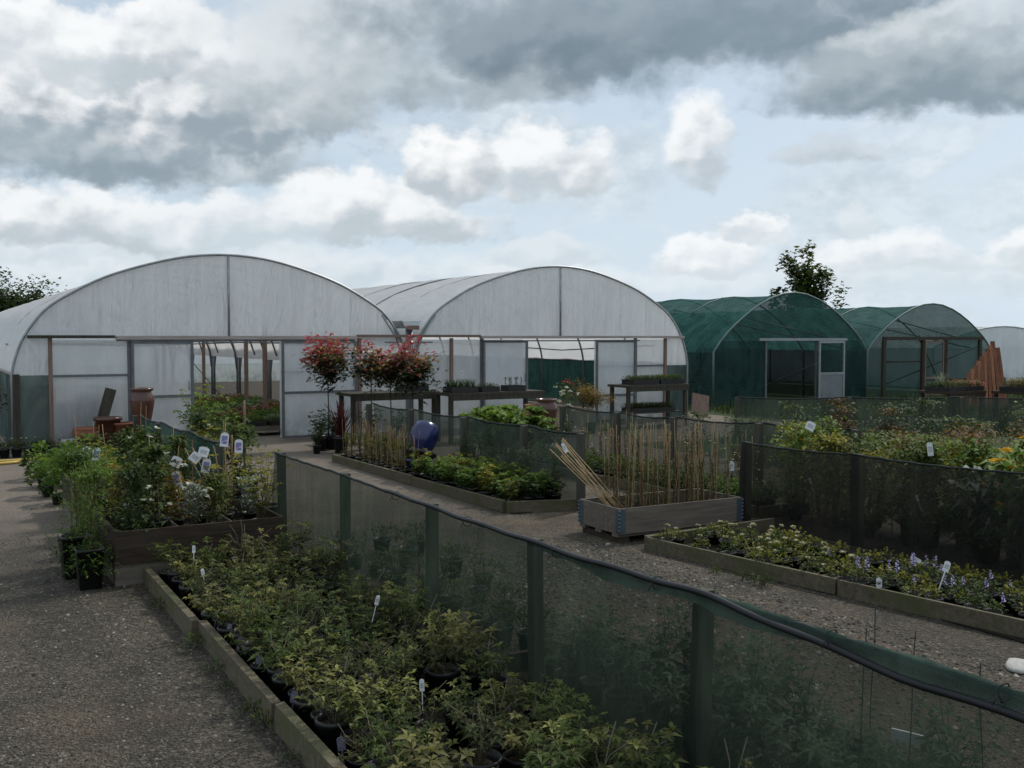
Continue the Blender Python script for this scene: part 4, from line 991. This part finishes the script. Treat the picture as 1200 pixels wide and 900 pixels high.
# ------------------------------------------------------------------ right flower bed
F_pom = [mound(380+i, .08+.02*i, .07, 60, .038, .017, [L_mid if i == 1 else L_yel, M_stem, P_cream], flowers=(1+i % 2, .026, 'pom')) for i in range(3)]
F_lil = [mound(390+i, .06+.012*i, .062, 58, .030, .018, [L_yel if i == 1 else L_mid, M_stem, P_lilac], flowers=((1, 0, 2, 0)[i] or 0, .021, 'spike') if i in (0, 2) else None) for i in range(4)]
g = random.Random(12)
for j in range(27):
    y_ = 6.78-.135*j
    xe = 5.62-.0+max(0, (6.9-y_))*.125-.13
    for k in range(7):
        x = xe+.135*k+g.uniform(-.015, .015)
        if x > 6.95: continue
        pom = y_ > 4.95+.17*k
        if pom and (g.random() < .15): continue
        if g.random() < .2 or k % 3 == 2 and g.random() < .4: continue
        if pom: potted('flowering_plant', 'low yellow green plant with round cream flowers at the left of the flower bed', 'bedding plant', (x, y_+g.uniform(-.01, .01), .01), g.choice(F_pom), POTS, .07, 'cream flowered plants in the right bed', sc=g.uniform(.9, 1.2))
        else: potted('flowering_plant', 'low green plant with lilac flower spikes at the right of the flower bed', 'bedding plant', (x, y_+g.uniform(-.01, .01), .01), g.choice((F_lil if k < 5 else F_lil[1:2]) if g.random() < .8 else F_lil[1:2]), POTS, .07, 'lilac flowered plants in the right bed', sc=g.uniform(.9, 1.2))
put_card(card(.045, .075, stalk=.11).mesh('plant_label', [M_white, M_print]), (6.02, 4.45, .13), -10, 22, -32, 'white stick label leaning in the lilac flowers')
put_card(card(.04, .07, stalk=.0).mesh('plant_label', [M_white, M_print]), (5.73, 4.72, .10), -5, 0, -32, 'pale green stub label at the front edge of the lilac flowers')
put_card(card(.03, .08, stalk=.0).mesh('plant_label', [M_white, M_print]), (6.4, 4.9, .17), -10, -60, -32, 'white label lying tipped over before the black netting')
mb = MB(); mb.lathe([(0, 0), (.08, 0), (.10, .012), (.085, .03), (.04, .038), (0, .036)], 11); mb.v = [(x*1.25+.02*math.sin(7*y), y*(.8+.9*x), z+.006*math.sin(40*x)) for x, y, z in mb.v]; single('stone', mb, 'large pale flat stone on the gravel at the right edge', 'stone', (5.25, 3.36, -.004), .4, mats=M_stone)

# ------------------------------------------------------------------ benches with plants before the tunnels
def bench(label, x0, x1, y0, d, h, m=M_post, shelf=None):
    root = thing('potting_bench', label, 'bench', (x0, y0, 0)); w = x1-x0
    mb = MB(); mb.span((0, 0, h-.05), (w, d, h)); part('top', mb, root, mats=m)
    mb = MB(); mb.span((.02, .006, h-.13), (w-.02, .04, h-.052)); part('apron', mb, root, mats=m)
    for x in (.03, w-.1):
        for y in (.045, d-.1):
            mb = MB(); mb.span((x, y, 0), (x+.07, y+.06, h-.052)); part('leg', mb, root, mats=m)
    if shelf: mb = MB(); mb.span((.11, .11, shelf-.03), (w-.11, d-.11, shelf)); part('shelf', mb, root, mats=m)
    return root
bench('dark wooden potting bench behind the red leaved shrubs', 6.28, 7.95, 16.2, .7, .88)
bench('second dark wooden potting bench with black trays, before the right tunnel door', 7.78, 9.72, 15.45, .65, .88)
bench('dark wooden bench with a long tray of seedlings at the right tunnel corner', 12.15, 13.75, 16.2, .7, .88, M_post, .32)
def tray(loc, w, d, fol, label, n=6, rows=3, h=.09, sc=1.0, group=None, rz=0):
    root = thing('seed_tray', label, 'plant tray', loc, rz, group)
    mb = MB(); mb.span((0, 0, 0), (w, d, .012)); mb.span((0, 0, .013), (w, .012, h)); mb.span((0, d-.012, .013), (w, d, h)); mb.span((0, .0125, .013), (.012, d-.0125, h)); mb.span((w-.012, .0125, .013), (w, d-.0125, h))
    part('tray', mb, root, mats=M_tray)
    mb = MB(); mb.span((.013, .013, .0125), (w-.013, d-.013, h-.015)); part('compost', mb, root, mats=M_soil)
    for i in range(n):
        for k in range(rows):
            o = part('seedling', fol[(i+k) % len(fol)], root, (w*(i+.5)/n, d*(k+.5)/rows, h-.03), (0, 0, rnd.uniform(0, 6))); o.scale = (sc,)*3
    return root
F_seed = [mound(400+i, .11, .09, 70, .045, .014, [L_mid, M_stem]) for i in range(3)]
F_spiky = [blades(410+i, .22, .14, 60, .008, [L_blueg], .4) for i in range(2)]
F_slim = [column(415+i, .26, .05, 30, .05, .022, [L_mid, M_stem]) for i in range(2)]
tray((7.3, 16.3, .882), .5, .35, F_slim, 'black tray of young plants beside the red shrubs on the bench', 4, 2, .1)
tray((7.85, 15.5, .882), .52, .35, F_spiky, 'black tray of spiky grey green grass on the second bench', 4, 2, .1)
tray((8.46, 15.52, .882), .36, .3, F_seed, 'small black tray of low plants in the middle of the second bench', 3, 2, .09, .8)
tray((9.0, 15.52, .882), .36, .3, F_slim, 'black pot tray of thin upright shoots at the end of the second bench', 3, 2, .1, .7)
tray((12.35, 16.28, .882), .66, .4, F_seed, 'left black tray of seedlings on the corner bench', 6, 3, .1, 1.0)
tray((13.05, 16.28, .882), .62, .4, F_seed, 'right black tray of seedlings on the corner bench', 6, 3, .1, 1.05)
tray((12.4, 16.35, .322), 1.1, .4, F_seed, 'long tray of green seedlings on the lower shelf of the corner bench', 9, 3, .08, 1.1)
put_card(CARD_B, (8.1, 15.62, 1.18), 0, 10, -30, 'white card standing in the spiky grass tray')
# photinias
def ph_t(p, g): return min(1, max(0, .40+.64*(p.z/.42)+.22*g.gauss(0, 1)-.1*(p.x)))
def standard(label, loc, stem_h, rx, rz, seed, clumps=38, per=16, group=None):
    root = thing('standard_shrub', label, 'shrub', loc)
    mb = MB(); mb.tube([(0, 0, .1), (.012, .0, stem_h*.5), (0, .01, stem_h+rz*.8)], .014, 6, 0, .5, .008); part('trunk', mb, root, mats=M_bark)
    part('pot', pot_mesh(.14, .22, M_pot), root)
    o = part('crown', crown(seed, rx, rz, int(clumps*1.6), per, .135, .058, [L_photinia, M_bark], .35, spread=.15, tintf=ph_t, low=-.95), root, (0, 0, stem_h+rz*.9), (R(rnd.uniform(-10, 10)), R(rnd.uniform(-12, 12)), 0))
    o.scale = (rnd.uniform(.9, 1.2), rnd.uniform(.85, 1.15), rnd.uniform(.9, 1.12))
standard('tallest red tipped photinia standard in front of the left tunnel door', (5.76, 15.9, 0), .96, .44, .50, 501, 44, 17)
standard('airy red photinia standard, second from the left, before the bench', (6.36, 15.5, 0), 1.0, .36, .44, 502, 26, 15)
standard('red and cream leaved photinia standard, third from the left', (6.62, 15.3, 0), .94, .42, .42, 503, 34, 16)
standard('wide photinia standard with cream flecked leaves, rightmost by the bench', (6.88, 15.0, 0), .90, .48, .50, 504, 44, 17)
potted('spiky_plant', 'dark red sword leaved plant below the tallest photinia', 'potted plant', (5.72, 15.2, 0), blades(510, .55, .35, 46, .03, [L_red], .25), POTL, .25, sc=1.15)
F_cam = [bush(520+i, .5, .22, 14, .08, .04, [L_dark, M_stem, P_red], 4, 6, .004, 0, .25, .3, (4*i, .04), 30) for i in range(2)]
for i, (x, y_, s, lab) in enumerate(((5.55, 15.7, .95, 'dark leaved shrub left of the red sword plant'), (5.8, 15.75, .9, 'small dark shrub with red blooms below the tallest photinia'), (6.35, 15.5, 1.0, 'dark leaved shrub under the bench corner'), (6.7, 15.2, .95, 'dark rounded shrub by the end of the middle netting'), (5.35, 15.3, .6, 'tiny red flowered plant on the ground by the tunnel door'))):
    potted('potted_shrub', lab, 'potted shrub', (x, y_, 0), F_cam[i % 2], POTL, .2, sc=s)
# leafy patch and terracotta pots behind the middle fence
F_leafy = [bush(530+i, .42, .22, 14, .12, .07, [L_bright, M_stem], 3, 6, .004, 0, .2, .35, None, 20) for i in range(2)]
for i in range(12):
    potted('potted_plant', 'broad leaved fresh green plant in the patch behind the middle netting', 'potted plant', (7.3+.27*(i % 4)+g.uniform(-.05, .05), 12.9+.4*(i//4), 0), F_leafy[i % 2], POT, .09, 'leafy plants behind the middle netting', sc=g.uniform(1.25, 1.6))
lathe_thing('plant_pot', sc_(URN, .92, .82), M_glaze, 'big brown glazed urn standing behind the netting in the centre', 'pot', (8.52, 13.5, .355))

BULB = [(0, 0), (.10, 0), (.19, .12), (.2, .22), (.15, .31), (.12, .33), (.14, .36), (.11, .36), (.1, .3), (0, .2)]
lathe_thing('plant_pot', sc_(BULB, .9, .95), M_terra, 'round bellied terracotta jar left of the big urn', 'pot', (8.2, 13.66, .355))
lathe_thing('plant_pot', sc_(TUB, .6, .6), M_terra, 'terracotta tub lowest in front of the round jar', 'pot', (8.3, 13.42, .355))
lathe_thing('plant_pot', sc_(TUB, .55, 1.2), M_terra, 'upright terracotta cylinder pot between the jar and the urn', 'pot', (8.38, 13.72, .355))
lathe_thing('plant_pot', sc_(BULB, .7, 1.0), M_terra, 'second terracotta jar, leftmost of the group', 'pot', (8.02, 13.75, .355))
mb = MB()
mb.span((-.45, -.4, .28), (.55, .35, .35))
for x in (-.4, .42):
    for q in (-.35, .22): mb.span((x, q, 0), (x+.08, q+.08, .2795))
single('pot_stand', mb, 'low plank platform under the terracotta jars and brown urn', 'stand', (8.2, 13.62, .004), mats=M_boarddk)
potted('potted_shrub', 'rounded golden brown grassy shrub in the right tunnel doorway', 'potted shrub', (11.05, 15.9, 0), crown(540, .36, .3, 40, 40, .11, .014, [L_gold, M_stem], .4, spread=.2), POTL, .72)
potted('potted_shrub', 'white and red flowered plant left of the golden shrub', 'potted shrub', (10.45, 15.9, 0), column(541, .75, .2, 160, .06, .03, [L_mid, M_stem, P_white], (14, .06)), POTL, .2)
potted('potted_shrub', 'small plant with red blooms behind the white flowered one', 'potted shrub', (10.85, 16.4, 0), column(542, .85, .15, 120, .06, .03, [L_mid, M_stem, P_red], (9, .06)), POTL, .2)
# trays inside the tunnels
F_tun = [[mound(430+i, .12, .12, 80, .05, .02, [L_bright, M_stem]) for i in range(2)], [mound(434+i, .12, .12, 80, .05, .03, [P_pink if i else L_mid, M_stem]) for i in range(2)], [mound(438+i, .12, .12, 80, .05, .025, [L_silver if i else L_bright, M_stem]) for i in range(2)]]
k = 0
for j in range(7):
    for i in range(3):
        tray((4.75+.85*i, 18.6+j*1.15, .18), .78, .6, F_tun[(j+2*i) % 3], 'tray of bedding plants on the floor inside the left tunnel', 4, 3, .08, 1.25, 'bedding trays in the left tunnel')
for j in range(7):
    mb = MB(); mb.span((0, 0, .09), (2.6, .7, .175))
    for x in (.05, 1.25, 2.45): mb.span((x, .05, 0), (x+.1, .65, .0895))
    single('pallet', mb, 'low slatted pallet carrying bedding trays in the left tunnel', 'pallet', (4.7, 18.55+j*1.15, 0.004), group='pallets in the left tunnel', mats=M_grey)

# ------------------------------------------------------------------ right background
g = random.Random(14)
mb = MB()
for i in range(26000):
    x = g.uniform(9.2, 31); lo = 20.0-(.57*(x-13) if x > 13 else 6.5+(x-13)*.9); lo = max(3.5, 14.5-.45*(x-9) if x < 14 else 12.5-.35*(x-14))
    y_ = g.uniform(lo, 19.9)
    if x < 16.6 and y_ > 13.4: continue
    h = g.uniform(.08, .30)*(1.5 if g.random() < .06 else 1)*(1.0 if math.sin(x*1.3+y_*.7) > -.3 else .55); a = g.uniform(0, 6.28); w = g.uniform(.006, .014)
    d = Vector((math.cos(a), math.sin(a), 0)); s = Vector((-d.y, d.x, 0)); b = Vector((x, y_, -.004))
    mb.add([b-s*w, b+s*w, b+d*h*.25+Vector((0, 0, h*.6))+s*w*.7, b+d*h*.25+Vector((0, 0, h*.6))-s*w*.7, b+d*h*.6+Vector((0, 0, h))], [(0, 1, 2, 3), (3, 2, 4)], 0, g.random())
single('grass', mb, 'rough dark grass growing in front of the green tunnels', 'grass', kind='stuff', mats=L_grass)
F_wild = [column(440+i, .6, .3, 260, .09, .035, [[L_dark, L_rust, L_blueg, L_mid][i], M_stem, P_cream], (1, .03), taper=.3) for i in range(4)]
for i in range(46):
    x = g.uniform(10.2, 17); y_ = 5.6+(17-x)*.55+g.uniform(0, 3.2)
    potted('potted_shrub', 'dull mixed shrub in a pot in the far nursery rows before the green tunnels', 'potted shrub', (x, y_, 0), F_wild[(i*7) % 4 if x < 14 else (1, 2, 1, 0)[i % 4]], POTL, .17, 'mixed shrubs in the far rows', sc=g.uniform(.75, 1.15))
bench('low red edged bench with small plants in front of the furthest green tunnel', 18.2, 19.4, 13.3, .8, .72, M_boarddk)
bench('low bench with dry plants at the far right edge', 19.4, 21.0, 12.4, .8, .72, M_boarddk)
tray((18.25, 13.35, .722), .55, .6, F_seed, 'tray of white flowered alpines on the red edged bench', 4, 3, .09, 1.2)
tray((18.82, 13.35, .722), .55, .6, F_tun[1], 'tray of dry brown plants on the red edged bench', 4, 3, .09, 1.2)
potted('potted_plant', 'spiky silver tuft standing on the red edged bench', 'potted plant', (18.45, 13.7, .722), blades(450, .35, .22, 60, .012, [L_silver], .3), POT, .1)
F_dry = [mound(455+i, .2, .14, 110, .07, .014, [L_gold if i else L_mid, M_stem]) for i in range(2)]
for i in range(3): tray((19.45+.5*i, 12.45, .722), .46, .6, F_dry, ['left tray of dry grassy plants on the far right bench', 'middle tray of dry grassy plants on the far right bench', 'right tray of dry grassy plants on the far right bench'][i], 4, 3, .09, 1.0)
mb = MB()
for i in range(7000):
    u = g.random(); q = g.random(); x = 60+u*90; y_ = 95-u*115+g.gauss(0, 1.5); z = 2.0*q*(.8+.2*math.sin(u*60)+.15*math.sin(u*171))
    mb.leaf((x, y_, z), rdir(g), g.uniform(.4, .8), .45, .2, 0, min(1, .15+.5*q*g.uniform(.6, 1.3)), g)
single('hedge', mb, 'distant field hedge beyond the tunnels', 'hedge', kind='stuff', mats=L_tree)
# leaning timbers
root = thing('timber_stack', 'fan of rust orange timbers leaning behind the far right bench', 'timber stack', (23.4, 16.1, 0), R(-10))
for i in range(9):
    mb = MB(); h = .95+.10*i; x = -.75+.13*i
    mb.box((x+.16*1, .0+.01*i, h/2), (.10, .06, h), (R(-6), R(14-2.2*i), 0), jit=.004); part('timber', mb, root, mats=M_tile2 if i % 2 else M_tile)
for i in range(3):
    mb = MB(); mb.box((.48+.10*i, .12, .78), (.09, .07, 1.5+.06*i), (R(-5), R(-7), 0), jit=.004); part('timber', mb, root, mats=M_tile)
mb = MB(); mb.span((-.9, .2, 0), (.9, .3, .8)); part('back_rest', mb, root, mats=M_boarddk)
mb = MB(); mb.box((0, 0, .24), (.42, .03, .52), (R(-22), R(12), 0)); single('leaning_board', mb, 'reddish brown plank sheet propped between the white and green tunnels', 'board', (15.5, 17.9, .04), R(-20), mats=M_brownpost)
# dim shrubs in the shade tunnels
for i in range(10):
    potted('potted_shrub', 'dim leafy shrub growing inside the nearer green tunnel', 'potted shrub', (18.9+.5*(i % 5)+g.uniform(-.1, .1)*2, 22.5+3*(i//5)+g.uniform(0, 1.5), 0), F_wild[i % 4], POTL, .17, 'shrubs inside the nearer green tunnel', sc=g.uniform(1.0, 1.7))

# ------------------------------------------------------------------ sky, sun, camera
world = bpy.data.worlds.new('World'); scene.world = world; world.use_nodes = True
t = NT(world.node_tree); t.n.clear(); world.cycles.sampling_method = 'MANUAL'; world.cycles.sample_map_resolution = 512
SUN_AZ, SUN_EL = 72, 50
sky = t.new('ShaderNodeTexSky', sky_type='NISHITA'); sky.sun_disc = False
sky.sun_elevation = R(SUN_EL); sky.sun_rotation = R(SUN_AZ); sky.air_density = 1.0; sky.dust_density = 2.0
dirv = t.coord('Generated')
sx = t.new('ShaderNodeSeparateXYZ'); t.l.new(dirv, sx.inputs[0])
az = t.math('ARCTAN2', sx.outputs[0], sx.outputs[1]); el = t.math('ARCSINE', sx.outputs[2])
DEG = 180/math.pi
az = t.math('MULTIPLY', az, DEG); el = t.math('MULTIPLY', el, DEG)
cv = t.new('ShaderNodeCombineXYZ'); t.l.new(az, cv.inputs[0]); t.l.new(el, cv.inputs[1]); P = cv.outputs[0]
sP = t.mapping(P, (1, 1.5, 1))
warp1 = t.vmath('SUBTRACT', t.noise(.16, 2, .5, sP, 1), (.5, .5, .5)); warp2 = t.vmath('SUBTRACT', t.noise(.62, 4, .6, sP, 1), (.5, .5, .5))
def vscale(v, k):
    n = t.new('ShaderNodeVectorMath', operation='SCALE'); t.l.new(v, n.inputs[0]); n.inputs[3].default_value = k; return n.outputs[0]
Pw = t.vmath('ADD', t.vmath('ADD', P, vscale(warp1, 4.0)), vscale(warp2, 1.5))
def vor(vec, sc, det, ro):
    n = t.new('ShaderNodeTexVoronoi'); n.voronoi_dimensions = '2D'; n.feature = 'F1'; t.l.new(vec, n.inputs['Vector']); n.inputs['Scale'].default_value = sc
    n.inputs['Detail'].default_value = det; n.inputs['Roughness'].default_value = ro; return n.outputs['Distance']
vP = t.mapping(t.vmath('ADD', P, vscale(warp2, 1.0)), (1, 1.2, 1))
lump = vor(vP, .34, 3, .5); relief = t.math('SUBTRACT', vor(t.vmath('ADD', vP, (-.35, .55, 0)), .3, 1.5, .45), vor(vP, .3, 1.5, .45))
fb = t.noise(.5, 5, .6, sP); fb2 = t.noise(1.5, 4, .6, sP); lowf = t.noise(.1, 3, .55, sP)
K = 11.0
def kc(c): return (c[0]*K, c[1]*K, c[2]*K, 1)
# clear air: the sky texture, paled by haze towards the horizon
hz = t.smooth(el, 13, 1)
base = t.mix(t.math('ADD', .62, t.math('MULTIPLY', hz, .33)), sky.outputs[0], kc((.60, .71, .81)))
# thin veil of cloud all round
field = t.smooth(t.math('ADD', t.noise(.07, 5, .58, t.mapping(P, (1, 2.0, 1)), dist=.6), t.math('MULTIPLY', t.smooth(el, 22, 34), .22)), .42, .60)
fshade = t.mix(t.smooth(t.math('ADD', fb, t.math('MULTIPLY', lowf, .6)), .6, 1.0), kc((.48, .555, .61)), kc((.73, .785, .825)))
c = t.mix(t.math('MULTIPLY', field, .6), base, fshade)
def cloud(c, px, py, rx, ry, dark, bright, soft=.4, dens=1.0, flat=1.4, lo=-.55, hi=.65, bil=.75, rel=1.0, fine=.3):
    a0 = 30.29+math.degrees(math.atan((px-600)/1180)); e0 = math.degrees(math.atan((395-py)/math.hypot(1180, px-600)))
    k = 180/math.pi/1180; ax, ey = rx*k, ry*k
    d = t.vmath('MULTIPLY', t.vmath('SUBTRACT', Pw, (a0, e0, 0)), (1/ax, 1/ey, 0))
    s = t.new('ShaderNodeSeparateXYZ'); t.l.new(d, s.inputs[0])
    dy = s.outputs[1]; dyn = t.math('MINIMUM', t.math('MULTIPLY', dy, flat), dy)
    r2 = t.math('ADD', t.math('MULTIPLY', s.outputs[0], s.outputs[0]), t.math('MULTIPLY', dyn, dyn))
    v = t.math('ADD', r2, t.math('MULTIPLY', t.math('SUBTRACT', fb2, .5), fine))
    v = t.math('ADD', v, t.math('MULTIPLY', t.math('SUBTRACT', lump, .48), bil))
    cov = t.math('MULTIPLY', t.smooth(v, 1+soft, 1-soft), dens)
    sh = t.smooth(t.math('ADD', t.math('ADD', dy, t.math('MULTIPLY', s.outputs[0], -.25)), t.math('ADD', t.math('MULTIPLY', t.math('SUBTRACT', fb, .5), .9), t.math('MULTIPLY', relief, rel))), lo, hi)
    return t.mix(cov, c, t.mix(sh, kc(dark), kc(bright)))
W = (.86, .88, .89); WG = (.70, .75, .785); PALE = (.56, .635, .69); B1 = (.47, .53, .575)
# low distant bank
c = cloud(c, 300, 330, 420, 34, PALE, (.74, .785, .815), .8, .8); c = cloud(c, 900, 330, 400, 30, (.60, .67, .72), (.76, .80, .83), .8, .6)
c = cloud(c, 60, 300, 110, 24, PALE, WG, .5, .8); c = cloud(c, 640, 302, 90, 24, PALE, WG, .5, .8)
c = cloud(c, 1050, 300, 110, 30, (.58, .65, .70), W, .45, .8); c = cloud(c, 1190, 292, 50, 27, (.60, .67, .71), W, .4, .9)
c = cloud(c, 830, 298, 75, 26, (.60, .66, .71), W, .4, .9); c = cloud(c, 880, 266, 42, 22, (.60, .66, .71), W, .4, .95); c = cloud(c, 1000, 258, 36, 24, (.62, .69, .73), WG, .5, .7)
# cumulus bank above the left tunnel
c = cloud(c, 110, 265, 210, 50, B1, (.83, .855, .87), .3, .95); c = cloud(c, 440, 258, 160, 52, B1, (.85, .87, .88), .3, .95); c = cloud(c, 260, 270, 130, 40, PALE, (.78, .815, .84), .5, .9)
c = cloud(c, 285, 195, 100, 42, (.37, .435, .485), (.62, .67, .71), .6, .95)
# fair weather puffs
c = cloud(c, 640, 196, 92, 42, (.50, .555, .60), W, .4, .95); c = cloud(c, 525, 194, 66, 56, (.46, .515, .56), (.89, .90, .905), .36, .97)
c = cloud(c, 822, 172, 46, 58, (.47, .53, .58), (.86, .88, .89), .42, .92); c = cloud(c, 970, 186, 52, 20, (.46, .525, .575), (.56, .62, .67), .6, .85)
# big left cumulus
c = cloud(c, 110, 115, 330, 105, (.29, .355, .41), (.81, .825, .845), .3, 1, 1.2, -.6, .35, .6, .9, .3)
c = cloud(c, 190, 60, 150, 62, (.46, .52, .565), (.86, .875, .885), .3, .95, rel=1.1); c = cloud(c, 40, 60, 110, 50, (.55, .61, .65), (.86, .88, .89), .3, .9, rel=1.1)
c = cloud(c, 40, 178, 190, 34, (.25, .315, .365), (.38, .45, .50), .8, .7, bil=.5); c = cloud(c, 360, 80, 150, 90, (.37, .43, .475), (.64, .69, .72), .55, .9, 1.2, -.8, .6, .6, .5, .3)
# dark stratocumulus along the top
c = cloud(c, 500, 40, 170, 70, (.37, .43, .48), (.60, .65, .69), .7, .8, bil=.6)
c = cloud(c, 570, 108, 150, 36, (.32, .38, .43), (.47, .53, .57), .7, .9, bil=.6, fine=.2)
c = cloud(c, 790, 30, 360, 98, (.215, .28, .335), (.37, .435, .49), .55, 1, 1.3, -.5, 1.1, .6, .5, .2)
c = cloud(c, 1090, 96, 200, 46, (.22, .285, .335), (.37, .43, .475), .5, .95, 1.3, bil=.6, fine=.2); c = cloud(c, 650, 70, 130, 50, (.17, .225, .275), (.27, .33, .38), .7, .8, bil=.5, fine=.2)
c = cloud(c, 1100, 50, 120, 24, (.42, .48, .53), (.64, .69, .72), .7, .85); c = cloud(c, 1180, 15, 60, 30, PALE, WG, .8, .7)
bg = t.new('ShaderNodeBackground'); bg.inputs['Strength'].default_value = .1
t.l.new(c, bg.inputs[0]); wo = t.new('ShaderNodeOutputWorld'); t.l.new(bg.outputs[0], wo.inputs[0])

sd = bpy.data.lights.new('sun', 'SUN'); sd.energy = 2.3; sd.angle = R(5); sd.color = (1, .95, .87)
so = bpy.data.objects.new('sun', sd); col.objects.link(so)
dv = Vector((math.sin(R(SUN_AZ))*math.cos(R(SUN_EL)), math.cos(R(SUN_AZ))*math.cos(R(SUN_EL)), math.sin(R(SUN_EL))))
so.rotation_euler = dv.to_track_quat('Z', 'Y').to_euler(); so.location = (0, 0, 30)

cam = bpy.data.cameras.new('camera'); co_ = bpy.data.objects.new('camera', cam); col.objects.link(co_)
cam.sensor_width = 36; cam.lens = 36*1180/1200; cam.clip_end = 3000; cam.clip_start = .05
co_.location = (0, 0, 1.85); co_.rotation_euler = (R(90-2.6686), 0, R(-30.29))
scene.camera = co_
scene.render.engine = 'CYCLES'
scene.cycles.transparent_max_bounces = 14; scene.cycles.max_bounces = 6; scene.cycles.diffuse_bounces = 3; scene.cycles.use_denoising = True
scene.view_settings.view_transform = 'Standard'; scene.view_settings.look = 'None'; scene.view_settings.exposure = 0; scene.view_settings.gamma = 1
